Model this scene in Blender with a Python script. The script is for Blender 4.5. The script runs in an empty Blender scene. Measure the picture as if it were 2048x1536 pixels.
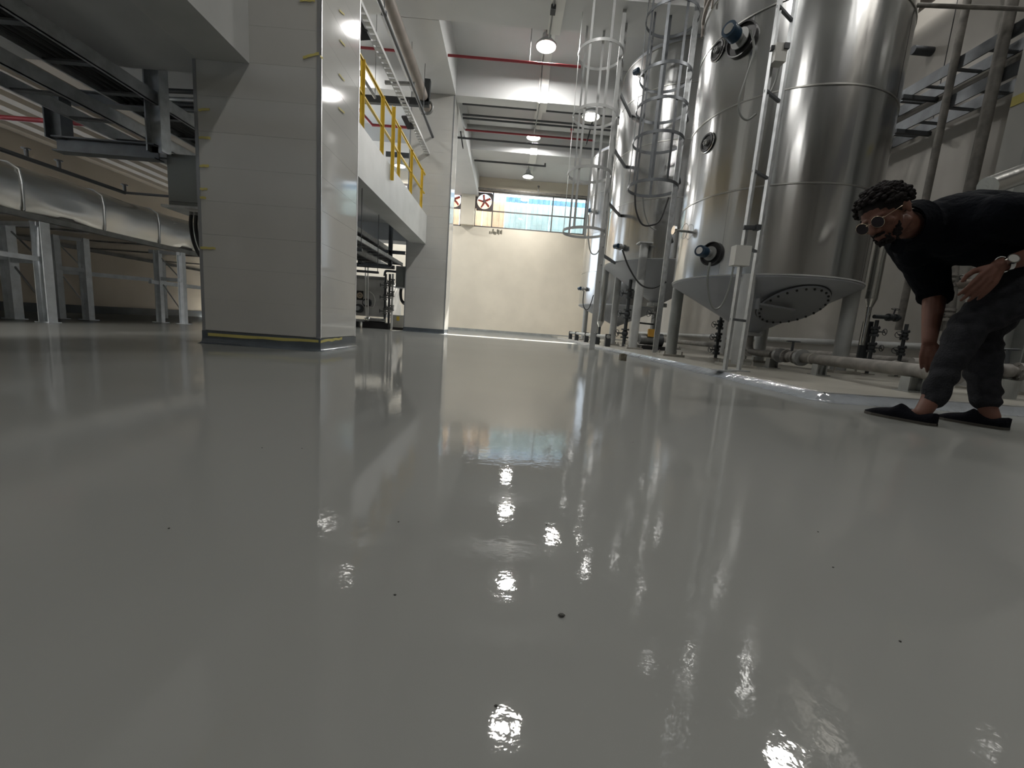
import bpy, math, random
from mathutils import Vector, Matrix
import mathutils.noise as mn
random.seed(4)
SC = bpy.context.scene
COL = SC.collection
PI = math.pi
# ---------------------------------------------------------------- camera, world, sun, exposure
CR = Vector((0.99729406, -0.01218176, 0.07249935))      # camera right
CD = Vector((0.07000219, -0.14387099, -0.98711744))     # camera down
CF = Vector((0.02245538, 0.98952147, -0.14262893))      # camera forward
FPX, EYE = 795.0, Vector((0, 0, 0.30))
cam = bpy.data.cameras.new('camera'); co = bpy.data.objects.new('camera', cam); COL.objects.link(co)
cam.sensor_width = 36; cam.lens = FPX / 2048 * 36; cam.clip_start = 0.02; cam.clip_end = 300
U = -CD; B = -CF
co.matrix_world = Matrix(((CR.x, U.x, B.x, EYE.x), (CR.y, U.y, B.y, EYE.y), (CR.z, U.z, B.z, EYE.z), (0, 0, 0, 1)))
SC.camera = co
SC.view_settings.view_transform = 'Standard'; SC.view_settings.look = 'None'
SC.view_settings.gamma = 1; SC.view_settings.use_curve_mapping = False
SC.view_settings.exposure = 0.14
SC.cycles.max_bounces = 9; SC.cycles.diffuse_bounces = 5; SC.cycles.glossy_bounces = 5
SC.cycles.sample_clamp_indirect = 6; SC.cycles.use_denoising = True
w = bpy.data.worlds.new('world'); SC.world = w; w.use_nodes = True
bg = w.node_tree.nodes['Background']; bg.inputs[0].default_value = (0.78, 0.88, 1, 1); bg.inputs[1].default_value = 3.2
sun = bpy.data.lights.new('sun', 'SUN'); sun.energy = 45; sun.angle = 0.01; sun.color = (1, .95, .86)
so = bpy.data.objects.new('sun', sun); COL.objects.link(so)
so.rotation_euler = Vector((-0.16, -1, -0.72)).to_track_quat('-Z', 'Y').to_euler()
LAMP_W = 60

# ---------------------------------------------------------------- pixel rays of the photograph onto real planes
def ray(px, py): return CF + CR * ((px - 1024) / FPX) + CD * ((py - 768) / FPX)
def AZ(px, py, z=0): d = ray(px, py); return EYE + d * ((z - EYE.z) / d.z)
def AY(px, py, y): d = ray(px, py); return EYE + d * (y / d.y)
def AX(px, py, x): d = ray(px, py); return EYE + d * (x / d.x)
def ACYL(px, py, c, r):
    d = ray(px, py); a = d.x**2 + d.y**2; b = -2 * (d.x * c[0] + d.y * c[1]); q = c[0]**2 + c[1]**2 - r * r
    t = (-b - math.sqrt(max(0, b * b - 4 * a * q))) / (2 * a); return EYE + d * t

# ---------------------------------------------------------------- materials
M = {}
def mat(name, col, rough=.5, metal=0., bump=0., bscale=30., var=0., vscale=3., vec=None, emit=0., coat=0., spec=.5, col2=None, rvar=0., trans=0.):
    m = bpy.data.materials.new(name); m.use_nodes = True; nt = m.node_tree; N = nt.nodes; L = nt.links
    p = N['Principled BSDF']; p.inputs['Base Color'].default_value = (*col, 1)
    p.inputs['Roughness'].default_value = rough; p.inputs['Metallic'].default_value = metal
    p.inputs['Specular IOR Level'].default_value = spec; p.inputs['Coat Weight'].default_value = coat
    p.inputs['Transmission Weight'].default_value = trans
    tc = N.new('ShaderNodeTexCoord'); mp = N.new('ShaderNodeMapping'); L.new(tc.outputs['Object'], mp.inputs[0])
    if vec: mp.inputs['Scale'].default_value = vec
    if var or col2 or rvar:
        n = N.new('ShaderNodeTexNoise'); n.inputs['Scale'].default_value = vscale; n.inputs['Detail'].default_value = 6; L.new(mp.outputs[0], n.inputs[0])
        if var or col2:
            r = N.new('ShaderNodeValToRGB'); L.new(n.outputs[0], r.inputs[0])
            r.color_ramp.elements[0].position = .35; r.color_ramp.elements[1].position = .68
            c2 = col2 or tuple(min(1, c * (1 + var)) for c in col); c1 = col if col2 else tuple(c * (1 - var) for c in col)
            r.color_ramp.elements[0].color = (*c1, 1); r.color_ramp.elements[1].color = (*c2, 1); L.new(r.outputs[0], p.inputs['Base Color'])
        if rvar:
            mr = N.new('ShaderNodeMapRange'); mr.inputs[3].default_value = rough; mr.inputs[4].default_value = rough + rvar; L.new(n.outputs[0], mr.inputs[0]); L.new(mr.outputs[0], p.inputs['Roughness'])
    if bump:
        n = N.new('ShaderNodeTexNoise'); n.inputs['Scale'].default_value = bscale; n.inputs['Detail'].default_value = 3; L.new(mp.outputs[0], n.inputs[0])
        b = N.new('ShaderNodeBump'); b.inputs['Strength'].default_value = min(1, bump); b.inputs['Distance'].default_value = .01 * max(1, bump); L.new(n.outputs[0], b.inputs['Height']); L.new(b.outputs[0], p.inputs['Normal'])
    if emit: p.inputs['Emission Color'].default_value = (*col, 1); p.inputs['Emission Strength'].default_value = emit
    M[name] = m; return m
mat('floor_epoxy', (.212, .217, .206), .022, bump=.022, bscale=60, var=.04, vscale=.7, rvar=.03, spec=.5)
fm = M['floor_epoxy']; nt = fm.node_tree; pb0 = nt.nodes['Principled BSDF']; pb0.inputs['Specular IOR Level'].default_value = 0; pb0.inputs['Roughness'].default_value = 1
for l_ in list(nt.links):
    if l_.to_socket == pb0.inputs['Roughness']: rsrc = l_.from_socket; nt.links.remove(l_)
gl_ = nt.nodes.new('ShaderNodeBsdfGlossy'); fr_ = nt.nodes.new('ShaderNodeFresnel'); fr_.inputs[0].default_value = 1.42; mn_ = nt.nodes.new('ShaderNodeMath'); mn_.operation = 'MINIMUM'; mn_.inputs[1].default_value = .42; mx_ = nt.nodes.new('ShaderNodeMixShader')
nsrc = [l_.from_socket for l_ in nt.links if l_.to_socket == pb0.inputs['Normal']][0]
nt.links.new(rsrc, gl_.inputs['Roughness']); nt.links.new(nsrc, gl_.inputs['Normal']); nt.links.new(fr_.outputs[0], mn_.inputs[0]); nt.links.new(mn_.outputs[0], mx_.inputs[0]); nt.links.new(pb0.outputs[0], mx_.inputs[1]); nt.links.new(gl_.outputs[0], mx_.inputs[2]); nt.links.new(mx_.outputs[0], nt.nodes['Material Output'].inputs[0])
mat('plinth_epoxy', (.30, .29, .255), .3, bump=.1, bscale=12, var=.15, vscale=2)
mat('plinth_edge', (.22, .24, .26), .08, bump=1., bscale=14, spec=.8)
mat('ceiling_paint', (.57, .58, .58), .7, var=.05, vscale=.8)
mat('wall_cream', (.64, .585, .48), .6, var=.05, vscale=1.2)
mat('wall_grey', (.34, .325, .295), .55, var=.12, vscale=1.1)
mat('wall_tan', (.56, .50, .42), .6, var=.08, vscale=1.)
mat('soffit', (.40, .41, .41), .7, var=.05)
mat('beam_white', (.42, .43, .42), .5, var=.08, vscale=2.5, bump=.1, bscale=3)
mat('tile', (.46, .46, .44), .07, spec=.3, var=.03, vscale=2, bump=.04, bscale=2.5)
mat('grout', (.36, .355, .34), .8)
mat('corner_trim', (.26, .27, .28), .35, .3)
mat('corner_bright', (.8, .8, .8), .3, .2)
mat('base_epoxy', (.085, .10, .115), .18, var=.15, vscale=4)
mat('tape', (.50, .44, .14), .7, var=.1, vscale=8)
mat('tank_steel', (.50, .505, .505), .17, 1., bump=1.1, bscale=1.0, vec=(3.4, 3.4, .42), rvar=.06, vscale=2)
mat('seam_steel', (.42, .42, .40), .3, 1.)
mat('cone_paint', (.30, .315, .34), .42, var=.06, vscale=2)
mat('manway_paint', (.20, .21, .225), .4)
mat('leg_paint', (.38, .39, .385), .4, var=.1, vscale=5)
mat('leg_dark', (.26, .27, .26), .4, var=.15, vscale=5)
mat('plate', (.28, .27, .24), .6, var=.2, vscale=6)
mat('duct_steel', (.78, .76, .72), .2, 1., bump=.25, bscale=1.6, vec=(1, .5, 1), rvar=.1, vscale=6)
mat('rack_white', (.78, .82, .86), .5, var=.08, vscale=14)
mat('galv', (.48, .50, .51), .4, .8, var=.15, vscale=12)
mat('galv_dark', (.13, .14, .15), .45, .5, var=.15, vscale=10)
mat('steel_dark', (.055, .06, .065), .5, .3)
mat('steel_grey', (.23, .235, .23), .45, .3, var=.15, vscale=10)
mat('pipe_old', (.175, .165, .15), .6, var=.25, vscale=12, bump=.05, bscale=30)
mat('pipe_brown', (.22, .19, .165), .5, var=.12, vscale=4)
mat('pipe_grey', (.30, .31, .30), .5)
mat('pipe_dark', (.06, .065, .07), .45)
mat('pipe_red', (.25, .02, .03), .45)
mat('pipe_white', (.75, .75, .72), .4)
mat('insul', (.55, .55, .53), .25, 1., bump=.5, bscale=9)
mat('yellow', (.55, .38, .035), .5, var=.1, vscale=8)
mat('black', (.012, .012, .013), .45)
mat('rubber', (.02, .021, .022), .55)
mat('cable_grey', (.19, .2, .19), .5)
mat('blue_enamel', (.012, .035, .065), .3)
mat('chrome', (.75, .75, .75), .12, 1.)
mat('box_grey', (.20, .21, .20), .45, .2)
mat('box_light', (.50, .50, .47), .5)
mat('label_yellow', (.75, .55, .08), .5)
mat('fan_red', (.42, .04, .02), .5)
mat('fan_plate', (.10, .085, .085), .6)
mat('frame_dark', (.10, .09, .085), .5)
mat('sheet_blue', (.10, .27, .47), .5, var=.25, vscale=2); mat('sheet_pale', (.36, .52, .58), .5, var=.15, vscale=1.5); mat('sheet_tan', (.55, .45, .34), .6, var=.15, vscale=2)
mat('strip_paint', (.72, .72, .69), .5); mat('casing_sheet', (.55, .55, .54), .4, .15, var=.2, vscale=2, bump=.3, bscale=3)
mat('ground_out', (.45, .40, .33), .9)
mat('lens', (1, .95, .86), .5, emit=14)
mat('cloth_black', (.003, .004, .006), 1., spec=.1, bump=.5, bscale=60)
mat('trouser', (.020, .021, .024), 1., spec=.15, bump=.5, bscale=130, var=.2, vscale=30)
mat('skin', (.115, .050, .034), .6, spec=.3, var=.1, vscale=15)
mat('hair', (.008, .006, .006), .8, spec=.2)
mat('shoe', (.003, .0035, .006), 1., spec=.15, bump=.4, bscale=120)
mat('sole', (.045, .04, .032), .7)
mat('glass_dark', (.012, .008, .012), .15, spec=.3)
mat('gold', (.6, .5, .38), .2, 1.)
mat('dust', (.05, .05, .045), .9)
mat('rough_block', (.13, .12, .09), .9, var=.3, vscale=30)
mat('amber', (.55, .30, .05), .5)
g = bpy.data.materials.new('pane'); g.use_nodes = True; nt = g.node_tree; nt.nodes.clear()
o_ = nt.nodes.new('ShaderNodeOutputMaterial'); mx = nt.nodes.new('ShaderNodeMixShader'); tr = nt.nodes.new('ShaderNodeBsdfTransparent'); gl = nt.nodes.new('ShaderNodeBsdfGlossy'); gl.inputs[1].default_value = .02
mx.inputs[0].default_value = .06; nt.links.new(tr.outputs[0], mx.inputs[1]); nt.links.new(gl.outputs[0], mx.inputs[2]); nt.links.new(mx.outputs[0], o_.inputs[0]); M['pane'] = g

# ---------------------------------------------------------------- mesh helpers
def V(*a): return Vector(a)
class MB:
    def __init__(s): s.v = []; s.f = []
    def box(s, x0, x1, y0, y1, z0, z1):
        n = len(s.v); s.v += [(x, y, z) for z in (z0, z1) for y in (y0, y1) for x in (x0, x1)]
        s.f += [tuple(n + i for i in q) for q in ((0, 2, 3, 1), (4, 5, 7, 6), (0, 1, 5, 4), (2, 6, 7, 3), (0, 4, 6, 2), (1, 3, 7, 5))]; return s
    def obox(s, c, ax, h):
        c = Vector(c); X, Y, Z = [Vector(a).normalized() for a in ax]; n = len(s.v)
        s.v += [tuple(c + X * (h[0] * i) + Y * (h[1] * j) + Z * (h[2] * k)) for k in (-1, 1) for j in (-1, 1) for i in (-1, 1)]
        s.f += [tuple(n + i for i in q) for q in ((0, 2, 3, 1), (4, 5, 7, 6), (0, 1, 5, 4), (2, 6, 7, 3), (0, 4, 6, 2), (1, 3, 7, 5))]; return s
    def bar(s, a, b, w, h=None, up=(0, 0, 1)):
        a, b = Vector(a), Vector(b); d = (b - a); L = d.length; d.normalize(); up = Vector(up)
        if abs(d.dot(up)) > .98: up = Vector((1, 0, 0))
        sd = d.cross(up).normalized(); u2 = sd.cross(d); return s.obox((a + b) / 2, (d, sd, u2), (L / 2, w / 2, (h or w) / 2))
    def angle(s, a, b, w, t=.006, up=(0, 0, 1), flip=1):   # L section
        a, b = Vector(a), Vector(b); d = (b - a).normalized(); up = Vector(up)
        if abs(d.dot(up)) > .98: up = Vector((1, 0, 0))
        sd = d.cross(up).normalized(); u2 = sd.cross(d); L = (b - a).length / 2; c = (a + b) / 2
        s.obox(c, (d, sd, u2), (L, w / 2, t / 2)); s.obox(c + sd * (w / 2 * flip) + u2 * (w / 2), (d, sd, u2), (L, t / 2, w / 2)); return s
    def chan(s, a, b, w, h, t=.008, up=(0, 0, 1)):         # C / I section
        a, b = Vector(a), Vector(b); d = (b - a).normalized(); up = Vector(up)
        if abs(d.dot(up)) > .98: up = Vector((1, 0, 0))
        sd = d.cross(up).normalized(); u2 = sd.cross(d); L = (b - a).length / 2; c = (a + b) / 2
        s.obox(c, (d, sd, u2), (L, t / 2, h / 2))
        for k in (-1, 1): s.obox(c + u2 * (k * h / 2), (d, sd, u2), (L, w / 2, t / 2))
        return s
    def tube(s, pts, r, n=10, closed=False, cap=True):
        pts = [Vector(p) for p in pts]; m = len(pts); rr = r if isinstance(r, (list, tuple)) else [r] * m
        base = len(s.v); t0 = (pts[1] - pts[0]).normalized(); u = t0.orthogonal().normalized(); pt = t0
        for i, p in enumerate(pts):
            if closed: t = (pts[(i + 1) % m] - pts[i - 1]).normalized()
            else: t = (pts[min(i + 1, m - 1)] - pts[max(i - 1, 0)]).normalized()
            q = pt.rotation_difference(t); u = (q @ u); u = (u - t * u.dot(t)).normalized(); pt = t; w_ = t.cross(u)
            for k in range(n):
                a = 2 * PI * k / n; s.v.append(tuple(p + (u * math.cos(a) + w_ * math.sin(a)) * rr[i]))
        for i in range(m if closed else m - 1):
            for k in range(n):
                a = base + i * n + k; b = base + i * n + (k + 1) % n; c = base + ((i + 1) % m) * n + (k + 1) % n; d = base + ((i + 1) % m) * n + k; s.f.append((a, b, c, d))
        if cap and not closed: s.f.append(tuple(base + k for k in range(n))[::-1]); s.f.append(tuple(base + (m - 1) * n + k for k in range(n)))
        return s
    def cyl(s, a, b, r, r1=None, n=16): return s.tube([a, b], [r, r if r1 is None else r1], n)
    def ring(s, c, ax, R, r, n=32, m=6, w=None):           # torus, or a flat band when w is given
        ax = Vector(ax).normalized(); u = ax.orthogonal().normalized(); v = ax.cross(u); c = Vector(c)
        if w is None: return s.tube([c + (u * math.cos(2 * PI * k / n) + v * math.sin(2 * PI * k / n)) * R for k in range(n)], r, m, closed=True)
        b = len(s.v)
        for k in range(n):
            d = u * math.cos(2 * PI * k / n) + v * math.sin(2 * PI * k / n)
            for rr, hh in ((R, -w / 2), (R, w / 2), (R + r, w / 2), (R + r, -w / 2)): s.v.append(tuple(c + d * rr + ax * hh))
        for k in range(n):
            for j in range(4): s.f.append((b + k * 4 + j, b + k * 4 + (j + 1) % 4, b + ((k + 1) % n) * 4 + (j + 1) % 4, b + ((k + 1) % n) * 4 + j))
        return s
    def lathe(s, prof, c, ax=(0, 0, 1), n=32, a0=0, a1=2 * PI):
        ax = Vector(ax).normalized(); u = Vector((1, 0, 0)) if abs(ax.z) > .99 else ax.orthogonal().normalized(); v = ax.cross(u); c = Vector(c); b = len(s.v)
        full = abs(a1 - a0 - 2 * PI) < 1e-6; m = n if full else n + 1
        for k in range(m):
            a = a0 + (a1 - a0) * k / n; d = u * math.cos(a) + v * math.sin(a)
            for r, z in prof: s.v.append(tuple(c + d * r + ax * z))
        P = len(prof)
        for k in range(n):
            for j in range(P - 1): s.f.append((b + k * P + j, b + ((k + 1) % m) * P + j, b + ((k + 1) % m) * P + j + 1, b + k * P + j + 1))
        return s
    def ball(s, c, r, n=8, m=6, sc=(1, 1, 1), R=None):
        b = len(s.v); c = Vector(c)
        for i in range(m + 1):
            th = PI * i / m
            for k in range(n):
                q = Vector((math.sin(th) * math.cos(2 * PI * k / n) * sc[0], math.sin(th) * math.sin(2 * PI * k / n) * sc[1], math.cos(th) * sc[2])) * r
                s.v.append(tuple(c + (R @ q if R else q)))
        for i in range(m):
            for k in range(n): s.f.append((b + i * n + k, b + (i + 1) * n + k, b + (i + 1) * n + (k + 1) % n, b + i * n + (k + 1) % n))
        return s
    def poly(s, pts): n = len(s.v); s.v += [tuple(p) for p in pts]; s.f.append(tuple(range(n, n + len(pts)))); return s
    def build(s, name, m, parent=None, smooth=True, **kw):
        me = bpy.data.meshes.new(name); off = Vector((0, 0, 0))
        if parent is not None:
            off = Vector(parent.get('_w', (0, 0, 0)))
        me.from_pydata([tuple(Vector(p) - off) for p in s.v], [], s.f)
        me.update()
        me.materials.append(M[m] if isinstance(m, str) else m)
        if smooth: me.shade_smooth(); me.set_sharp_from_angle(angle=math.radians(38))
        o = bpy.data.objects.new(name, me); COL.objects.link(o)
        if parent is not None: o.parent = parent; o['_w'] = tuple(off)
        for k, x in kw.items(): o[k] = x
        return o
def thing(name, label, cat, loc, group=None, kind=None):
    o = bpy.data.objects.new(name, None); COL.objects.link(o); o.location = loc; o.empty_display_size = .1
    o['label'] = label; o['category'] = cat; o['_w'] = tuple(loc)
    if group: o['group'] = group
    if kind: o['kind'] = kind
    return o
def tag(o, label, cat, group=None):
    o['label'] = label; o['category'] = cat
    if group: o['group'] = group
    return o
def struct(mb, name, m, parent=None, label=None, **k):
    o = mb.build(name, m, parent, **k)
    if parent is None: o['kind'] = 'structure'; o['category'] = name.split('_')[0]; o['label'] = label or name
    return o
def arc(c, a, b, sag):                                     # hanging loop between a and b
    a, b = Vector(a), Vector(b); return [a.lerp(b, t) + Vector((0, 0, -sag * 4 * t * (1 - t))) for t in [i / 14 for i in range(15)]]
def smoothpath(pts, n=6):
    pts = [Vector(p) for p in pts]; out = []
    for i in range(len(pts) - 1):
        p0 = pts[max(i - 1, 0)]; p1 = pts[i]; p2 = pts[i + 1]; p3 = pts[min(i + 2, len(pts) - 1)]
        for k in range(n):
            t = k / n; out.append(.5 * ((2 * p1) + (p2 - p0) * t + (2 * p0 - 5 * p1 + 4 * p2 - p3) * t * t + (-p0 + 3 * p1 - 3 * p2 + p3) * t**3))
    out.append(pts[-1]); return out

# ================================================================ SETTING
YF, XR, XL, YB, ZC = 17.0, 5.15, -7.15, -6.0, 6.15
PZ, PX, PY = .05, 1.85, 2.25                                # plinth height, left edge, front edge
struct(MB().box(XL - .3, XR + .3, YB - .3, YF + .3, -.2, 0), 'floor', 'floor_epoxy', label='glossy grey epoxy floor of the hall', smooth=False)
struct(MB().box(XL - .3, XR + .3, YB - .3, YF + .3, ZC, ZC + .25), 'ceiling', 'ceiling_paint', label='pale painted concrete ceiling slab', smooth=False)
def wall_open(name, m, axis, pos, th, a0, a1, z0, z1, ops, label):
    mb = MB(); cur = a0
    def bx(u0, u1, w0, w1):
        if u1 - u0 < 1e-4 or w1 - w0 < 1e-4: return
        if axis == 'y': mb.box(u0, u1, min(pos, pos + th), max(pos, pos + th), w0, w1)
        else: mb.box(min(pos, pos + th), max(pos, pos + th), u0, u1, w0, w1)
    for (u0, u1, w0, w1) in sorted(ops): bx(cur, u0, z0, z1); bx(u0, u1, z0, w0); bx(u0, u1, w1, z1); cur = u1
    bx(cur, a1, z0, z1); return struct(mb, name, m, label=label, smooth=False)
wL = AY(951, 377, YF).x; wR = 4.2; wz1 = AY(1107, 391, YF).z; wz0 = AY(1102, 465, YF).z
w2L = -6.2; w2R = AY(924, 400, YF).x; w2z0 = AY(921, 452, YF).z
wall_open('wall_far', 'wall_cream', 'y', YF, .3, XL - .3, XR + .3, 0, ZC, [(wL, wR, wz0, wz1), (w2L, w2R, w2z0, wz1)], 'cream painted far wall below the windows')
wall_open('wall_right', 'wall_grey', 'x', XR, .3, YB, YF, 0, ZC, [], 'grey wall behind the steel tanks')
wall_open('wall_left', 'wall_tan', 'x', XL, -.3, YB, YF, 0, ZC, [(-4.5, 9.5, 1.66, 2.0), (10.8, 16.2, 2.2, 5.2)], 'tan wall behind the metal duct')  # low slot hidden behind the duct is added to let in fill light
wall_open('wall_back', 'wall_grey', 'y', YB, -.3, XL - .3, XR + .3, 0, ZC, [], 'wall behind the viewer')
def window(n, x0, x1, z0, z1, y, mulls, mids, label):
    f = MB(); t = .05
    for a, b, c, d in ((x0, x1, z0, z0 + t), (x0, x1, z1 - t, z1), (x0, x0 + t, z0, z1), (x1 - t, x1, z0, z1)): f.box(a, b, y, y + .08, c, d)
    o = struct(f, 'window_%d' % n, 'frame_dark', label=label, smooth=False)
    for m_ in mulls: MB().box(m_ - .022, m_ + .022, y + .01, y + .07, z0 + t, z1 - t).build('mullion', 'frame_dark', o, smooth=False)
    xs = [x0 + t] + list(mulls) + [x1 - t]
    for i in range(len(xs) - 1):
        for mz in mids: MB().box(xs[i] + .023, xs[i + 1] - .023, y + .012, y + .06, mz - .02, mz + .02).build('transom', 'frame_dark', o, smooth=False)
        zs = [z0 + t] + list(mids) + [z1 - t]
        for j in range(len(zs) - 1): MB().box(xs[i] + .022, xs[i + 1] - .022, y + .04, y + .046, zs[j] + .021, zs[j + 1] - .021).build('pane', 'pane', o, smooth=False)
    return o
fx1 = AY(987, 385, YF).x; mull = AY(1104.5, 428, YF).x; midz = AY(1040, 426, YF).z
window(1, wL, wR, wz0, wz1, YF + .02, [fx1, mull, (mull + wR) / 2], [midz], 'long steel window at the top of the cream far wall')
f2x0 = AY(893, 395, YF).x
window(2, w2L, w2R, w2z0, wz1, YF + .02, [f2x0, f2x0 - 1.6], [midz], 'steel window on the far wall behind the mezzanine railing')
def fan(px, py, hw, lab):
    c = AY(px, py, YF - .02); t = thing('exhaust_fan', lab, 'fan', c, 'exhaust fans in the far windows'); R = hw * .86
    mb = MB(); b = 0; n = 28; o = []
    sq = []
    for k in range(n):
        a = 2 * PI * k / n; d = max(abs(math.cos(a)), abs(math.sin(a))); sq.append((c.x + hw * math.cos(a) / d, c.z + hw * math.sin(a) / d))
    for k in range(n):
        a = 2 * PI * k / n
        mb.v += [(c.x + R * math.cos(a), c.y, c.z + R * math.sin(a)), (sq[k][0], c.y, sq[k][1]), (c.x + R * math.cos(a), c.y + .05, c.z + R * math.sin(a)), (sq[k][0], c.y + .05, sq[k][1])]
    for k in range(n):
        i, j = 4 * k, 4 * ((k + 1) % n); mb.f += [(i, i + 1, j + 1, j), (i + 2, j + 2, j + 3, i + 3), (i, j, j + 2, i + 2), (i + 1, i + 3, j + 3, j + 1)]
    mb.build('mounting_plate', 'fan_plate', t, smooth=False)
    MB().cyl(c + V(0, -.03, 0), c + V(0, .06, 0), R * .2).build('hub', 'fan_red', t)
    for k in range(5):
        a = 2 * PI * k / 5 + .5; d = V(math.cos(a), 0, math.sin(a)); e = V(-math.sin(a), 0, math.cos(a))
        p = [c + d * (R * .15) + e * (-.03) , c + d * (R * .93) + e * (-.045) + V(0, .03, 0), c + d * (R * .9) + e * .03 + V(0, -.02, 0), c + d * (R * .15) + e * .05]
        MB().poly(p).poly([q + V(0, .006, 0) for q in p[::-1]]).build('blade', 'fan_red', t, smooth=False)
    g_ = MB()
    for k in range(8): a = PI * k / 8; d = V(math.cos(a), 0, math.sin(a)); g_.cyl(c - d * R + V(0, -.04, 0), c + d * R + V(0, -.04, 0), .004, n=5)
    g_.build('guard', 'steel_grey', t)
    return t
fw = AY(985, 404, YF).x - AY(953, 404, YF).x
fan(969, 403, fw / 2 + .02, 'red-bladed exhaust fan at left end of the long window')
fan(908, 399, fw / 2 + .02, 'red-bladed exhaust fan beside the far grey column, left of the wall pier')
# piece of rough patched opening under the window
pb = MB(); c0 = AY(979, 459, YF - .01); c1 = AY(1005, 471, YF - .01)
for k in range(9):
    x = c0.x + (c1.x - c0.x) * k / 9; h = random.uniform(.02, .16); pb.box(x, x + (c1.x - c0.x) / 9 * random.uniform(.5, 1), YF - .015, YF, c1.z + random.uniform(0, .08), c1.z + .08 + h)
pb.build('broken_plaster', 'rough_block', None, smooth=False); tag(bpy.data.objects['broken_plaster'], 'small dark broken plaster patch under the long window', 'plaster patch')
# beams (structure)
bt = MB()
cxb0, cxb1 = -2.52, -1.52
ZB = 5.36
def beam(n, *b):
    struct(MB().box(*b), 'trim_%d' % n, 'ceiling_paint', label='deep concrete ceiling beam number %d' % n, smooth=False)
labs = {}
bl = [('cross', (XL, XR, 6.85, 7.6, ZB, ZC), 'ceiling cross beam nearest to the viewer in the picture'),
      ('cross', (XL, XR, 9.82, 10.12, ZB, ZC), 'ceiling cross beam resting on the far grey column'),
      ('cross', (XL, XR, 13.3, 13.9, ZB + .3, ZC), 'ceiling cross beam third from the viewer, before the window wall'),
      ('cross', (XL, XR, 3.2, 3.9, ZB, ZC), 'ceiling cross beam above the large near column'),
      ('cross', (XL, XR, -.3, .4, ZB, ZC), 'ceiling cross beam above the viewer')]
for i, (k, b, l) in enumerate(bl): struct(MB().box(*b), 'trim_%d' % (i + 1), 'ceiling_paint', label=l, smooth=False)
struct(MB().box(cxb0, cxb1, YB, 6.84, ZB, ZC - .001).box(cxb0, cxb1, 7.61, 9.81, ZB, ZC - .001).box(cxb0, cxb1, 10.13, YF, ZB + .02, ZC - .001), 'trim_6', 'ceiling_paint', label='lengthwise ceiling beam running over the column row', smooth=False)
struct(MB().box(AY(925, 400, YF).x - .02, AY(950, 400, YF).x + .02, YF - .25, YF - .001, wz0 - .0, ZC), 'trim_7', 'wall_cream', label='cream wall pier between the two far windows', smooth=False)
struct(MB().box(XL, XR, YF - .03, YF - .001, 0, .09), 'baseboard_far', 'leg_dark', label='grey epoxy base strip of the far wall', smooth=False)
struct(MB().box(XL + .001, XL + .03, YB, YF - .05, 0, .13), 'baseboard_left', 'base_epoxy', label='dark base strip of the left wall', smooth=False)
# ribbed ceiling over the duct, mezzanine slab and soffits
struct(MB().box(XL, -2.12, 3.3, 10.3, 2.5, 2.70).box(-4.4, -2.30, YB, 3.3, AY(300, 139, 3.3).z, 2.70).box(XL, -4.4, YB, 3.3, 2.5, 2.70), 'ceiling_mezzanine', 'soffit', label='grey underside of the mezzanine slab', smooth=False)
rb = None
for k in range(8):
    x = -4.55 - k * .32
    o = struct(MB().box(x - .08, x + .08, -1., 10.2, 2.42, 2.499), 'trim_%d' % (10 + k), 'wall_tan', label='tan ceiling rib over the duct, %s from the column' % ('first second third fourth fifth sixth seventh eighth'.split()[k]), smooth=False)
    o['group'] = 'tan ceiling ribs over the duct'
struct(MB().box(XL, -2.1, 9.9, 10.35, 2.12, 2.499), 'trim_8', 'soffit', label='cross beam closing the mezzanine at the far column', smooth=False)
# mezzanine edge beam, one per bay
for i, (xa, xb, zz, y0, y1, l) in enumerate(((-2.31, -1.94, 1.995, YB, 3.119, 'pale mezzanine edge beam running from the near column towards the viewer'), (-2.42, -2.06, 2.08, 3.845, 9.829, 'pale mezzanine edge beam between the two grey columns'))):
    struct(MB().box(xa, xb, y0, y1, zz, 2.73), 'trim_%d' % (20 + i), 'beam_white', label=l, smooth=False)

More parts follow.
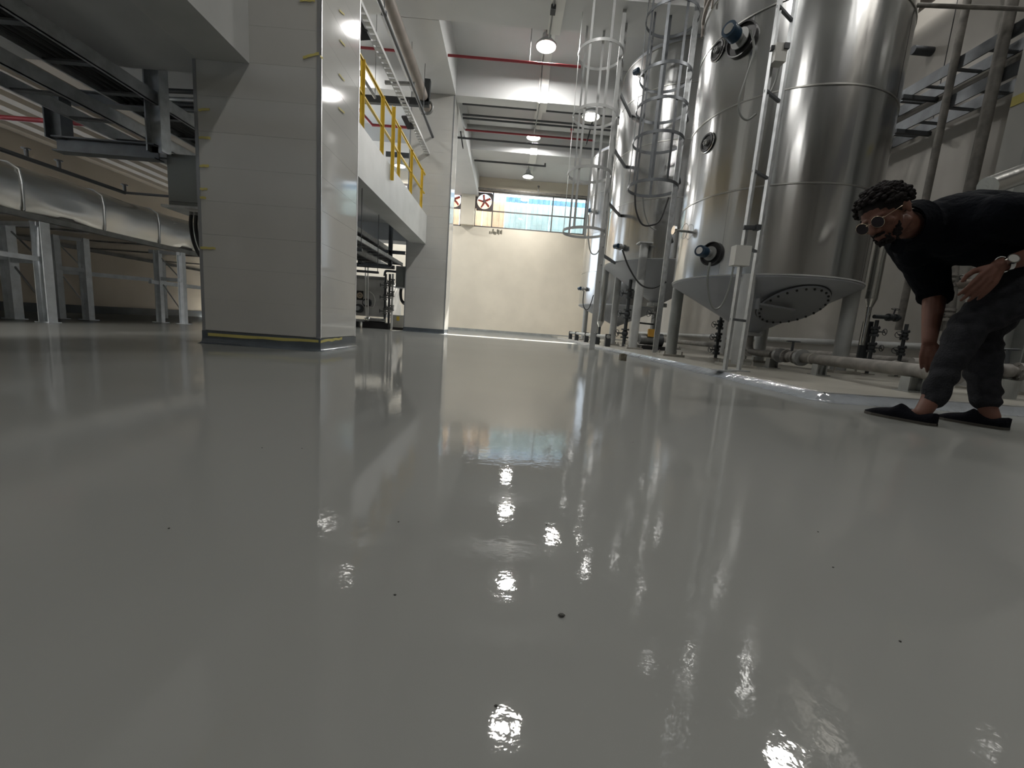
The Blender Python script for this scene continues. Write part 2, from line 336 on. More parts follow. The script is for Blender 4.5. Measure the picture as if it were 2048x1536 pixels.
# ---------------------------------------------------------------- tiled columns
def tiled_column(x0, x1, y0, y1, ztop, lab, near):
    o = struct(MB().box(x0 + .012, x1 - .012, y0 + .012, y1 - .012, 0, ztop), 'column', 'grout', label=lab, smooth=False)
    o['category'] = 'column'; o['name'] = 'column'
    zt = .105; k = 0; H_ = .2372
    while zt < ztop - .02:
        z1 = min(zt + H_, ztop) - .001
        MB().box(x0 + .006, x1 - .006, y0, y0 + .0115, zt, z1).build('tile', 'tile', o, smooth=False)
        MB().box(x1 - .0115, x1, y0 + .006, y1 - .006, zt, z1).build('tile', 'tile', o, smooth=False)
        if k % 2 == 0: MB().box(x0, x0 + .0115, y0 + .006, y1 - .006, zt, min(zt + 2 * H_, ztop) - .002).build('tile', 'tile', o, smooth=False)
        zt += H_; k += 1
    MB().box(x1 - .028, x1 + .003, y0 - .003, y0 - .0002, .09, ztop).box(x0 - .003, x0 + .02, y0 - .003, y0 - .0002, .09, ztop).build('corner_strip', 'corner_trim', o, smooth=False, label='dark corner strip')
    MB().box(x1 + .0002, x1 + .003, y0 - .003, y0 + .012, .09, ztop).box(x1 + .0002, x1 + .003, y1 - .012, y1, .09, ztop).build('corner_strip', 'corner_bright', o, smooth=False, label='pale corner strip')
    # coved epoxy base
    pf = [(.028, .0), (.016, .006), (.008, .02), (.005, .045), (.005, .10)]
    mb = MB(); n = len(pf); cs = [(x0, y0, -1, -1), (x1, y0, 1, -1), (x1, y1, 1, 1), (x0, y1, -1, 1)]
    for (cx, cy, sx, sy) in cs:
        for d, z in pf: mb.v.append((cx + sx * d, cy + sy * d, z))
    for c in range(4):
        for j in range(n - 1): a = c * n + j; b = ((c + 1) % 4) * n + j; mb.f.append((a, b, b + 1, a + 1))
    mb.f.append(tuple(c * n + n - 1 for c in range(4)))
    mb.build('coved_base', 'base_epoxy', o, smooth=True)
    return o
C1 = tiled_column(-2.335, -1.44, 3.12, 3.84, ZC, 'large tiled grey column with yellow tape, nearest the viewer', 1)
C2 = tiled_column(-2.52, -1.53, 9.83, 10.45, ZB, 'far tiled grey column at the end of the mezzanine', 0)
def tape(px0, py0, px1, py1, face, par, h=.02):
    a = AY(px0, py0, 3.12 - .005) if face == 'f' else AX(px0, py0, -1.44 + .005); b = AY(px1, py1, 3.115) if face == 'f' else AX(px1, py1, -1.435)
    n_ = V(0, -1, 0) if face == 'f' else V(1, 0, 0); mb = MB(); u = (b - a); k = 6; w_ = V(0, 0, 1) * h / 2; up = []; lo = []
    for i in range(k + 1): q = a + u * (i / k); j = random.uniform(-.15, .15) * h; up.append(q + w_ * (1 + random.uniform(-.25, .2)) + V(0, 0, j)); lo.append(q - w_ * (1 + random.uniform(-.25, .2)) + V(0, 0, j))
    mb.poly(up + lo[::-1]); m2 = [p + n_ * .0015 for p in up + lo[::-1]]; mb.poly(m2)
    L = len(m2); 
    for i in range(L): mb.f.append((i, (i + 1) % L, L + (i + 1) % L, L + i))
    mb.build('masking_tape', 'tape', par, smooth=False, label='yellow masking tape')
for q in ((397, 220, 419, 219), (398, 275, 421, 276), (399, 332, 418, 332), (400, 378, 415, 378), (401, 495, 431, 497), (606, 115, 638, 107), (600, 1, 630, 1), (400, 395, 412, 396)): tape(*q, 'f', C1, .017)
for q in ((640, 112, 646, 117), (679, 20, 689, 30), (680, 80, 690, 92), (678, 148, 689, 162), (677, 215, 689, 226)): tape(*q, 's', C1, .012)
mb_ = tape(416, 669, 637, 683, 'f', C1, .022); tape(641, 683, 684, 677, 's', C1, .02)

# ---------------------------------------------------------------- plinth under the tanks
pl = struct(MB().box(PX + .04, XR, PY + .04, YF - .01, 0, PZ), 'trim_30', 'plinth_epoxy', label='low grey equipment plinth under the steel tanks', smooth=False)
cv = MB(); N_ = 260
for i in range(N_ + 1):
    y = PY + .04 + (14.5 - PY) * (i / N_)**1.6
    for j in range(6):
        a = j / 5; d = .085 * (1 - a); z = PZ * (a**1.6)
        nz = .007 * mn.noise(V(y * 7, a * 3, 0)) + .004 * mn.noise(V(y * 23, a * 5, 3)); cv.v.append((PX + .045 - d + nz * (a < .95), y, max(0.0005, z + (.5 * nz if 0 < j < 5 else 0) + (.002 if j == 5 else 0))))
for i in range(N_):
    for j in range(5): a = i * 6 + j; cv.f.append((a, a + 1, a + 7, a + 6))
n0 = len(cv.v)
for i in range(61):
    x = PX + .04 + (XR - PX - .05) * i / 60
    for j in range(6):
        a = j / 5; d = .085 * (1 - a); z = PZ * a**1.6; nz = .004 * mn.noise(V(x * 9, a * 3, 9)); cv.v.append((x, PY + .045 - d + nz, max(.0005, z + (.002 if j == 5 else 0))))
for i in range(60):
    for j in range(5): a = n0 + i * 6 + j; cv.f.append((a, a + 6, a + 7, a + 1))
for j in range(5): cv.f.append((j, n0 + j, n0 + j + 1, j + 1))
cv.build('sloped_edge', 'plinth_edge', pl, label='shiny coved edge of the plinth')

# ================================================================ TANKS
def rots(n, off=0): return [2 * PI * k / n + off for k in range(n)]
def gate_valve(p, ax, size, par, hand=None, m='steel_grey', name='valve'):
    p = Vector(p); ax = Vector(ax).normalized(); h = Vector(hand or (0, 0, 1)).normalized(); s = size
    mb = MB().cyl(p - ax * s * .5, p + ax * s * .5, s * .28); mb.ball(p, s * .42, 10, 7)
    for k in (-1, 1):
        mb.cyl(p + ax * (k * s * .5 - .012), p + ax * (k * s * .5 + .012), s * .5, n=18)
        u = ax.orthogonal().normalized(); v = ax.cross(u)
        for a in rots(6): q = p + ax * (k * s * .5) + (u * math.cos(a) + v * math.sin(a)) * s * .4; mb.cyl(q - ax * .02, q + ax * .02, s * .05, n=6)
    o = mb.build(name, m, par)
    MB().cyl(p + h * s * .3, p + h * s * 1.15, s * .09).ring(p + h * s * 1.15, h, s * .42, s * .045, 18, 5).bar(p + h * s * 1.15 - h.orthogonal().normalized() * s * .42, p + h * s * 1.15 + h.orthogonal().normalized() * s * .42, s * .07).build('handwheel', 'steel_dark', o)
    return o
def instrument(T, c, R, px, py, kind, s=1.):
    p = ACYL(px, py, c, R); n = V(p.x - c[0], p.y - c[1], 0).normalized(); u = V(-n.y, n.x, 0)
    if kind == 'port':       # round bolted port
        o = MB().lathe([(0, .0), (.07 * s, .0), (.075 * s, .012), (.09 * s, .014), (.095 * s, .004), (.095 * s, -.03)], p + n * .012, n, 28).build('port', 'black', T)
        MB().ring(p + n * .010, n, .098 * s, .007 * s, 28, 6).build('rim', 'chrome', o)
        mb = MB().cyl(p, p + n * .035, .034 * s)
        for a in rots(6): q = p + (u * math.cos(a) + V(0, 0, 1) * math.sin(a)) * .024 * s; mb.cyl(q, q + n * .044, .009 * s, n=6)
        mb.build('flange', 'steel_grey', o)
    elif kind == 'transmitter':
        o = MB().lathe([(0, 0), (.115 * s, 0), (.115 * s, .02), (.125 * s, .022), (.125 * s, -.03)], p + n * .006, n, 28).build('sensor_mount', 'black', T)
        q = p + n * .10
        MB().cyl(p, p + n * .11, .035 * s).cyl(p + n * .03, p + n * .045, .075 * s).build('flange', 'steel_grey', o)
        h = p + n * .16; u = V(-.80, -.60, 0).normalized(); MB().cyl(h - u * .04 * s, h + u * .07 * s, .056 * s, n=24).cyl(h, h + V(0, 0, .06), .02).build('sensor_head', 'blue_enamel', o, label='dark blue round sensor head')
        MB().cyl(h + u * .070 * s, h + u * .076 * s, .036 * s, n=24).build('cover', 'chrome', o)
    elif kind == 'gauge':
        o = MB().cyl(p, p + n * .14, .014).ring(p + n * .03, n, .085, .003, 24, 5).build('gauge_stem', 'steel_grey', T)
        MB().cyl(p + n * .14, p + n * .17, .05, n=24).build('dial', 'chrome', o)
    elif kind == 'nozzle':
        o = MB().cyl(p - n * .01, p + n * .16, .03).cyl(p + n * .05, p + n * .07, .06).cyl(p + n * .12, p + n * .14, .055).build('nozzle', 'steel_grey', T)
        MB().cyl(p + n * .16 - u * .05, p + n * .16 + u * .05, .045).build('sensor_head', 'blue_enamel', o)
    return p, n
def make_tank(name, lab, c, R, zr, ztop, bands, legs, zcone, cone_m='cone_paint', sheets=4, legr=.075, legtop=None):
    T = thing(name, lab, 'tank', (c[0], c[1], 0), 'tall steel storage tanks')
    zs = [zr] + bands + [ztop]
    for i in range(len(zs) - 1):
        for k in range(sheets):
            off = (.35 * (i % 2)) + .6
            a0 = off + 2 * PI * k / sheets; a1 = a0 + 2 * PI / sheets + .012; dr = .0015 * (k % 2)
            n = 40; mb = MB(); z0, z1 = zs[i], zs[i + 1] - .002; rows = 7
            for kk in range(n + 1):
                a = a0 + (a1 - a0) * kk / n
                for j in range(rows + 1):
                    z = z0 + (z1 - z0) * j / rows
                    rr = R + dr + ((.004 * mn.noise(V(math.cos(a) * 2.6 * R, math.sin(a) * 2.6 * R, z * .7 + i * 7)) + .0022 * mn.noise(V(math.cos(a) * 7 * R, math.sin(a) * 7 * R, z * .6 + i * 3)) + .0007 * mn.noise(V(math.cos(a) * 15 * R, math.sin(a) * 15 * R, z * .8))) if 0 < kk < n else 0)
                    mb.v.append((c[0] + rr * math.cos(a), c[1] + rr * math.sin(a), z))
            for kk in range(n):
                for j in range(rows): q = kk * (rows + 1) + j; mb.f.append((q, q + rows + 1, q + rows + 2, q + 1))
            mb.build('cladding_sheet', 'tank_steel', T)
    for z in bands + [ztop]: MB().ring((c[0], c[1], z), (0, 0, 1), R - .002, .010, 72, w=.014).build('seam_band', 'seam_steel', T)
    rf = MB().lathe([(R, 0), (R * .96, .10), (.25, .42), (0, .43)], (c[0], c[1], ztop), n=64).build('roof', 'cone_paint', T)
    cn = MB().lathe([(R + .004, .012), (R + .004, -.02), (.10, zcone - zr), (.07, zcone - zr - .03), (0, zcone - zr - .03)], (c[0], c[1], zr), n=72).build('bottom_cone', cone_m, T, label='grey painted conical bottom')
    MB().ring((c[0], c[1], zr + .004), (0, 0, 1), R + .001, .012, 72, w=.012).build('rim_band', 'leg_paint', T)
    for (lx, ly, m) in legs:
        top = (legtop or zr) ; d = math.hypot(lx - c[0], ly - c[1])
        if d < R and not legtop: top = zr - (R - d) * (zr - zcone) / R - .0
        L = MB().cyl((lx, ly, PZ + .03), (lx, ly, top + (.04 if d < R else 0)), legr, n=24).build('leg', m, T)
        b = MB().box(lx - .15, lx + .15, ly - .13, ly + .13, PZ, PZ + .03)
        b.build('base_plate', 'plate', L, smooth=False)
        bb = MB()
        for sx in (-1, 1):
            for sy in (-1, 1): bb.cyl((lx + sx * .12, ly + sy * .1, PZ + .03), (lx + sx * .12, ly + sy * .1, PZ + .075), .011, n=8)
        bb.build('anchor_bolt', 'plate', L, kind='stuff')
    return T
c1 = (3.03, 4.94); R1 = .98
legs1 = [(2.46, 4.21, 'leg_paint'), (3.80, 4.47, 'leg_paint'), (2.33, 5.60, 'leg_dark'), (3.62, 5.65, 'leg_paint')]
T1 = make_tank('storage_tank', 'large polished steel tank nearest the viewer, with conical bottom and round manway', c1, R1, 1.0, 3.98, [1.86, 2.72, 3.52], legs1, .46)
c2 = (3.10, 8.45); R2 = 1.15
legs2 = [(2.36, 7.40, 'leg_paint'), (2.38, 9.0, 'leg_paint'), (4.1, 7.6, 'leg_paint'), (3.9, 9.3, 'leg_paint')]
T2 = make_tank('storage_tank', 'second steel tank, between the two caged ladders', c2, R2, 1.70, 5.25, [2.75, 3.7, 4.6], legs2, 1.0, legtop=None)
c3 = (3.10, 11.45); R3 = 1.1
legs3 = [(2.35, 10.7, 'leg_paint'), (3.9, 10.7, 'leg_paint'), (2.35, 12.2, 'leg_paint')]
T3 = make_tank('storage_tank', 'farthest steel tank, seen as a bright sliver left of the ladder', c3, R3, 1.05, 4.9, [1.9, 2.9, 3.9], legs3, .55)
# T2 front leg rises past the rim to a flat cap
lc = AY(1283, 485, 7.3); MB().cyl((2.36, 7.40, 1.3), (2.36, 7.40, lc.z), .075, n=24).box(2.24, 2.48, 7.29, 7.51, lc.z, lc.z + .02).build('leg_cap', 'leg_paint', T2, label='capped top of the front leg')
# manway on T1's cone
def cone_hit(px, py, c, R, zr, zc):
    d = ray(px, py); best = None
    for i in range(4000):
        t = 3 + i * .001; q = EYE + d * t; r = math.hypot(q.x - c[0], q.y - c[1])
        if r < .1 + (R - .1) * (q.z - zc) / (zr - zc) and q.z < zr: return q
    return EYE + d * 4.4
mw = cone_hit(1583, 606, c1, R1, 1.0, .46); rad = V(mw.x - c1[0], mw.y - c1[1], 0).normalized(); sl = (rad * (R1 - .1) + V(0, 0, .54)).normalized(); nn = rad.cross(V(0, 0, 1)).normalized(); nrm = sl.cross(nn).normalized()
if nrm.z > 0: nrm = -nrm
mo = MB().cyl(mw - nrm * .09, mw + nrm * .02, .285, n=48).build('manway_neck', 'cone_paint', T1)
MB().cyl(mw + nrm * .02, mw + nrm * .045, .335, n=48).build('cover', 'manway_paint', mo)
MB().ring(mw + nrm * .02, nrm, .337, .008, 48, 5).build('gasket', 'black', mo)
bb = MB(); u_ = sl; v_ = nrm.cross(sl)
for a in rots(24): q = mw + (u_ * math.cos(a) + v_ * math.sin(a)) * .31; bb.cyl(q + nrm * .04, q + nrm * .06, .011, n=6)
bb.build('cover_bolt', 'black', mo, kind='stuff')
h0 = AY(1513, 607, (mw.y - .12)); MB().bar(h0, mw + nrm * .09, .05, .02).bar(h0, h0 + V(.02, .02, .10), .04).cyl(h0 - V(0, 0, .06), h0 + V(0, 0, .05), .03).build('hinge_arm', 'manway_paint', mo)
# outlet and discharge pipe
outl = thing('discharge_pipe', 'rusty grey discharge pipe running forward from under the nearest tank', 'pipe', (3.0, 3.6, PZ), 'process pipes on the plinth')
MB().cyl((c1[0], c1[1], .46), (c1[0], c1[1], .40), .085, n=24).cyl((c1[0], c1[1], .405), (c1[0], c1[1], .43), .12, n=24).build('outlet_flange', 'leg_paint', T1)
px_ = [V(c1[0], c1[1], .40), V(c1[0], c1[1], .30), V(c1[0], c1[1] - .03, .235), V(c1[0], c1[1] - .10, .205), V(c1[0], c1[1] - .45, .2)]
MB().tube(smoothpath(px_, 5), .038, 16).build('elbow', 'pipe_old', outl)
pq = [V(c1[0], 4.50, .2), V(3.05, 3.85, .2), V(2.99, 3.3, .2), V(2.84, 2.62, .2)]
MB().tube(smoothpath([V(3.05, 4.02, .2), V(3.04, 3.8, .2), V(2.99, 3.3, .2), V(2.86, 2.62, .2)], 5), .05, 16).build('pipe_run', 'pipe_old', outl)
MB().tube([V(2.86, 2.62, .2), V(2.72, 2.36, .2)], .058, 16).build('coupling', 'pipe_old', outl)
gate_valve((3.04, 4.20, .2), (0, 1, 0), .14, outl, (0, 0, 1), 'pipe_old')
MB().cyl((3.04, 4.07, .2), (3.04, 4.03, .2), .085, n=20).build('flange', 'steel_grey', outl); MB().cyl((3.04, 4.36, .2), (3.04, 4.40, .2), .08, n=20).build('flange', 'steel_grey', outl)
for (x, y) in ((3.05, 3.80), (2.87, 2.74), (3.03, 4.47)): MB().chan((x, y, PZ), (x, y, .155), .07, .09, .012).box(x - .07, x + .07, y - .06, y + .06, PZ, PZ + .008).build('support', 'leg_dark', outl, smooth=False)
for y in (3.9, 3.0): MB().ring((2.99 + .06 * (y > 3.5), y, .2), (0, 1, 0), .05, .006, 16, w=.02).build('clamp', 'plate', outl)

# instruments on T1 and T2
for q in ((1437, 101, 'port'), (1416, 286, 'port'), (1484, 80, 'transmitter', 1.25), (1424, 508, 'transmitter'), (1374, 463, 'gauge')): instrument(T1, c1, R1 + .003, *q)
for q in ((1285, 150, 'nozzle'), (1245, 495, 'nozzle')): instrument(T2, c2, R2 + .003, *q)
for q in ((1170, 578, 'nozzle'), (1188, 423, 'nozzle')): instrument(T3, c3, R3 + .003, *q)
# welded stand-off boxes and sagging cables on T1
def cable(pxs, y, r, lab, m='rubber', grp='hanging sensor cables'):
    pts = [AY(p[0], p[1], p[2] if len(p) > 2 else y) for p in pxs]; o = MB().tube(smoothpath(pts, 6), r, 8).build('sensor_cable', m, T2 if 'second' in lab or 'cage' in lab else T3 if 'farthest' in lab else T1); o['label'] = lab; return o
cable([(1502, 60), (1508, 100), (1494, 150), (1478, 200), (1480, 228), (1494, 240), (1512, 228)], 3.84, .009, 'grey cable looping down from the upper sensor on the nearest tank', 'cable_grey')
cable([(1560, 125), (1550, 165), (1527, 212)], 3.8, .009, 'short grey cable below the small box near the top of the nearest tank', 'cable_grey')
cable([(1420, 525), (1415, 560), (1420, 600), (1430, 618), (1445, 608), (1460, 570), (1470, 515)], 3.86, .010, 'grey cable loop hanging below the lower sensor of the nearest tank', 'cable_grey')
cable([(1245, 500), (1258, 535), (1280, 568), (1305, 576), (1332, 564)], 6.9, .014, 'black cable loop hanging past the capped leg of the second tank')
cable([(1270, 390), (1272, 420), (1283, 447), (1300, 451), (1320, 440), (1337, 395)], 6.55, .014, 'black cable loop hanging under the lowest cage hoop of the second ladder')
cable([(1286, 395), (1289, 425), (1299, 452), (1312, 460)], 6.8, .010, 'thin dark cable loop beside the black loop under the cage', 'cable_grey')
cable([(1177, 430), (1177, 480), (1182, 505), (1192, 508), (1198, 500)], 9.4, .014, 'thin cable loop on the farthest tank beside the first ladder', 'cable_grey')
cable([(1168, 582), (1166, 605), (1170, 618), (1178, 616), (1187, 590)], 9.6, .012, 'small black cable loop near the bottom of the farthest tank')

# ---------------------------------------------------------------- steel angle posts with junction boxes before T1
def angle_post(pb, pt, y, lab, box=None, w_=.042):
    a = AZ(*pb, PZ); a.y = a.y; yy = a.y; t = thing('cable_post', lab, 'post', (a.x, a.y, PZ), 'steel angle posts beside the nearest tank')
    MB().angle((a.x, a.y, PZ + .01), (a.x, a.y, 4.6), w_, .006).build('upright', 'galv', t, smooth=False)
    MB().box(a.x - .08, a.x + .08, a.y - .06, a.y + .06, PZ, PZ + .01).build('foot_plate', 'galv', t, smooth=False)
    return t, a
t_a, pa = angle_post((1447, 742), 0, 0, 'steel angle post with two junction boxes, the left one before the nearest tank')
t_b, pb_ = angle_post((1475, 742), 0, 0, 'plain steel angle post, the right one before the nearest tank')
jb = AY(1470, 510, pa.y + .0); MB().box(jb.x - .03, jb.x + .10, jb.y - .06, jb.y + .02, jb.z - .09, jb.z + .07).build('junction_box', 'box_light', t_a, smooth=False)
j2 = AY(1549, 112, pa.y); MB().box(j2.x - .03, j2.x + .06, j2.y - .06, j2.y + .02, j2.z - .07, j2.z + .06).build('junction_box', 'box_light', t_a, smooth=False)
for (px, py) in ((1487, 455), (1541, 97)):
    q = AY(px, py, pa.y - .02); MB().bar(q, q + V(.10, -.02, .0), .03, .03).box(q.x + .08, q.x + .12, q.y - .05, q.y, q.z - .02, q.z + .02).build('bracket', 'steel_dark', t_a, smooth=False)
rt = MB(); 
for k in range(7):
    z = .5 + k * .6; rt.bar((pa.x, pa.y, z), (pb_.x, pb_.y, z), .02, .02)
rt.build('rung', 'galv_dark', t_a, smooth=False)

# ---------------------------------------------------------------- caged ladders
def caged_ladder(f0, f1, ztop, hoops, r, dirx, lab, m1, m2, y0=PZ, rows=5, tall_legs=True):
    a, b = V(*f0, y0), V(*f1, y0); t = thing('caged_ladder', lab, 'ladder', ((a + b) / 2), 'caged tank ladders')
    for p in (a, b): MB().box(p.x - .03, p.x + .03, p.y - .008, p.y + .008, y0, ztop).build('stile', m1, t, smooth=False)
    z = y0 + .3
    while z < ztop: MB().cyl((a.x, a.y, z), (b.x, b.y, z), .011, n=6).build('rung', m1, t); z += .3
    mid = (a + b) / 2; cx = V(mid.x + dirx * r * .95, mid.y, 0)
    for hz in hoops: MB().ring((cx.x, cx.y, hz), (0, 0, 1), r, .006, 36, w=.045).build('cage_hoop', m2, t)
    for k in range(rows):
        an = PI + (k - (rows - 1) / 2) * (PI * 1.15 / (rows - 1)); an = an if dirx < 0 else an - PI
        q = V(cx.x + (r - .008) * math.cos(an), cx.y + (r - .008) * math.sin(an), 0)
        zt2 = min(ztop - .04, hoops[-1] + 2.); MB().obox((q.x, q.y, (hoops[0] + zt2) / 2), ((-math.sin(an), math.cos(an), 0), (math.cos(an), math.sin(an), 0), (0, 0, 1)), (.02, .003, (zt2 - hoops[0]) / 2 + .02)).build('cage_bar', m2, t, smooth=False)
    return t
hp1 = [AY(q[0], q[1], 7.1).z for q in ((1165, 463), (1174, 346), (1184, 229), (1197, 104))]
L1 = caged_ladder((1.50, 7.02), (1.60, 7.30), 6.12, hp1, .36, -1, 'pale grey caged ladder standing on the epoxy floor, left of all tanks', 'leg_paint', 'leg_paint', 0, 5)
hp2 = [AY(1310, y, 6.65).z for y in (375, 282, 217, 150, 30)]
L2 = caged_ladder((2.42, 6.46), (2.62, 6.92), 6.12, hp2, .38, -1, 'dark caged ladder between the first and second tanks', 'galv', 'galv_dark', PZ, 6)
for (px, py) in ((1243, 183), (1238, 297), (1222, 405), (1214, 510)):
    q = AY(px - 6, py, 7.3); MB().bar((1.6, 7.30, q.z), (2.02, 8.02, q.z), .03, .05).build('wall_bracket', 'galv_dark', L1, smooth=False)
for z in (2.0, 3.0, 4.0): MB().bar((2.62, 6.92, z), (2.85, 7.36, z), .03).build('wall_bracket', 'galv_dark', L2, smooth=False)
# top guard ring of T1
gr = MB(); 
for z in (.12, .3): gr.ring((c1[0], c1[1], 3.98 + z), (0, 0, 1), R1 + .03, .022, 64, 8)
for a in rots(14): gr.cyl((c1[0] + (R1 + .03) * math.cos(a), c1[1] + (R1 + .03) * math.sin(a), 3.95), (c1[0] + (R1 + .03) * math.cos(a), c1[1] + (R1 + .03) * math.sin(a), 4.3), .012, n=6)
gr.build('top_guard', 'pipe_brown', T1, label='dark guard rail round the top')
gb = MB().lathe([(R1 + .012, 0), (R1 + .012, .07), (R1, .07)], (c1[0], c1[1], 3.98), n=64).build('top_rim', 'steel_grey', T1)

# ---------------------------------------------------------------- pipework between and behind tanks
def stack_valve(px, pyb, pyt, y, lab, s=.1, m='steel_dark', side=None):
    b = AY(px, pyb, y); t = AY(px - (pyt - pyb) * .0 + (pyb - pyt) * .13, pyt, y); b.z = PZ if b.x > 0 else 0; t.x = b.x
    o = thing('valve_stack', lab, 'valve', b, 'vertical valve stacks')
    MB().cyl(b, t, s * .22).build('riser', m, o); n = 3; L = t.z - b.z
    for k in range(n):
        z = b.z + L * (k + .7) / (n + .4); q = V(b.x, b.y, z)
        gate_valve(q, (0, 0, 1), s, o, side or (-1, -.3, 0), m)
    MB().box(b.x - s * .6, b.x + s * .6, b.y - s * .6, b.y + s * .6, b.z, b.z + .01).build('foot', 'plate', o, smooth=False)
    return o
stack_valve(1432, 706, 632, 5.9, 'dark valve stack standing left behind the nearest tank cone', .1)
stack_valve(1247, 690, 560, 8.2, 'dark valve stack between the two front legs of the second tank', .16)
stack_valve(1740, 712, 640, 4.55, 'dark valve stack below the silver pipe right of the nearest tank', .085, side=(1, -.2, 0))
stack_valve(1803, 700, 648, 4.45, 'dark valve stack second to the right of the nearest tank', .08, side=(-1, -.2, 0))
mh = thing('pipe_manifold', 'short horizontal dark pipe with hand valve above the second valve stack', 'pipe', AY(1750, 633, 4.5), 'process pipes on the plinth')
a = AY(1748, 633, 4.5); b = AY(1800, 636, 4.5); MB().cyl(a, b, .022).build('pipe_run', 'steel_dark', mh); gate_valve((a + b) / 2 + V(.06, 0, 0), (1, 0, 0), .085, mh, (.2, 0, 1), 'steel_dark')
sp = thing('insulated_pipe', 'silver clad vertical pipe with tapered end between the nearest tank and the man', 'pipe', AY(1740, 600, 4.55), 'silver clad pipes')
a = AY(1742, 598, 4.55); t_ = AY(1765, 440, 4.55); MB().cyl(V(a.x, a.y, a.z), V(a.x, a.y, AY(1768, 405, 4.55).z), .058, n=20).build('cladding', 'insul', sp); MB().cyl(V(a.x, a.y, a.z), V(a.x, a.y, a.z - .09), .058, .03, n=20).cyl(V(a.x, a.y, a.z - .09), V(a.x, a.y, .38), .025).build('end_cone', 'insul', sp)
b = MB().cyl(V(a.x + .13, a.y + .12, .1), V(a.x + .13, a.y + .12, .66), .05, n=20).build('standpipe', 'steel_dark'); tag(b, 'thick dark standpipe behind the valve stack, right of the nearest tank', 'pipe', 'process pipes on the plinth')
# white wall pipe / ledge
wp = MB().tube([V(XR - .1, 2.5, .42), V(XR - .1, 16, .42)], .045, 12).build('wall_pipe', 'leg_paint'); tag(wp, 'pale pipe running low along the wall behind the tanks', 'pipe', 'process pipes on the plinth')
w2 = MB().tube([V(XR - .45, 3.3, .22), V(XR - .45, 12, .22)], .06, 12).build('wall_pipe', 'pipe_old'); tag(w2, 'thick grey pipe lying on the plinth behind the nearest tank', 'pipe', 'process pipes on the plinth')
# small pipe with stub supports in front of T2/T3
fp = thing('floor_pipe', 'small pale pipe on short stub posts in front of the second and third tanks', 'pipe', (1.98, 9, PZ), 'process pipes on the plinth')
MB().tube([V(1.98, 7.75, .24), V(1.98, 12.6, .24)], .035, 12).build('pipe_run', 'pipe_grey', fp)
for y in (7.8, 8.7, 9.9, 11.3, 12.4): MB().box(1.93, 2.03, y - .05, y + .05, PZ, .2).build('support', 'steel_dark', fp, smooth=False); MB().box(1.93, 2.03, y - .015, y + .015, .2, .29).build('clamp', 'steel_dark', fp, smooth=False)
# outlet of T2 with elbow
ot = thing('outlet_pipe', 'dark elbow pipe dropping from the cone of the second tank', 'pipe', (3.1, 8.3, .6), 'process pipes on the plinth')
MB().cyl((3.1, 8.45, 1.0), (3.1, 8.45, .93), .2, n=24).build('flange', 'leg_dark', ot); MB().tube(smoothpath([V(3.1, 8.45, .95), V(3.1, 8.45, .5), V(3.06, 8.4, .3), V(2.85, 8.2, .24), V(2.5, 8.0, .24)], 6), .05, 14).build('pipe_run', 'steel_grey', ot)
gate_valve((3.1, 8.45, .78), (0, 0, 1), .16, ot, (-1, -.4, 0), 'steel_grey'); MB().cyl((2.45, 7.9, .56), (3.05, 8.4, .56), .018).build('drain_pipe', 'steel_dark', ot)
ub = thing('pump_unit', 'small pump with dark base and amber panel under the second tank', 'pump', (2.85, 7.9, PZ))
MB().box(2.62, 3.15, 7.75, 8.2, PZ, .12).build('base', 'black', ub, smooth=False); MB().cyl((2.65, 7.95, .24), (3.0, 7.95, .24), .10).build('motor', 'steel_grey', ub); MB().cyl((3.0, 7.95, .24), (3.1, 7.95, .24), .13).build('pump_head', 'steel_dark', ub); MB().box(2.78, 2.98, 7.84, 7.9, .3, .45).build('panel', 'amber', ub, smooth=False, label='amber panel')
ip = thing('insulated_pipe', 'pale clad pipe with tapered end between the first ladder and the second tank leg', 'pipe', (2.13, 9, 0), 'silver clad pipes')
a = AY(1206, 590, 9.0); b = AY(1200, 652, 9.0); MB().cyl((a.x, 9, b.z + .1), (a.x, 9, 4.6), .085, n=20).build('cladding', 'insul', ip); MB().cyl((a.x, 9, b.z + .1), (a.x, 9, b.z - .02), .085, .03, n=20).build('end_cone', 'insul', ip); MB().cyl((a.x, 9, b.z), (a.x, 9, PZ), .03).build('riser', 'steel_dark', ip)
# big valve right of the man
vb = thing('flanged_valve', 'dusty flanged valve body on the floor pipe, right of the man', 'valve', AY(2015, 740, 2.75)); q = AY(2012, 742, 2.75)
gate_valve(q, (1, -.35, 0), .13, vb, (0, .1, 1), 'pipe_old', 'valve_body'); MB().cyl(q + V(.07, -.02, 0), q + V(.6, -.2, 0), .045).cyl(q - V(.07, -.02, 0), q - V(.5, -.18, 0), .045).build('pipe_run', 'pipe_old', vb); MB().box(q.x - .06, q.x + .06, q.y - .05, q.y + .05, PZ, q.z - .06).build('support', 'leg_dark', vb, smooth=False)
# grey steel column and base blocks right of man
sc_ = thing('steel_post', 'grey painted steel post behind the man at the right edge', 'post', AZ(2000, 735, PZ)); q = AY(1998, 700, 3.3)
MB().chan((q.x, 3.3, PZ), (q.x, 3.3, ZC), .18, .18, .012).build('post', 'leg_dark', sc_, smooth=False); MB().box(q.x - .14, q.x + .14, 3.16, 3.44, PZ, PZ + .02).build('base_plate', 'plate', sc_, smooth=False)

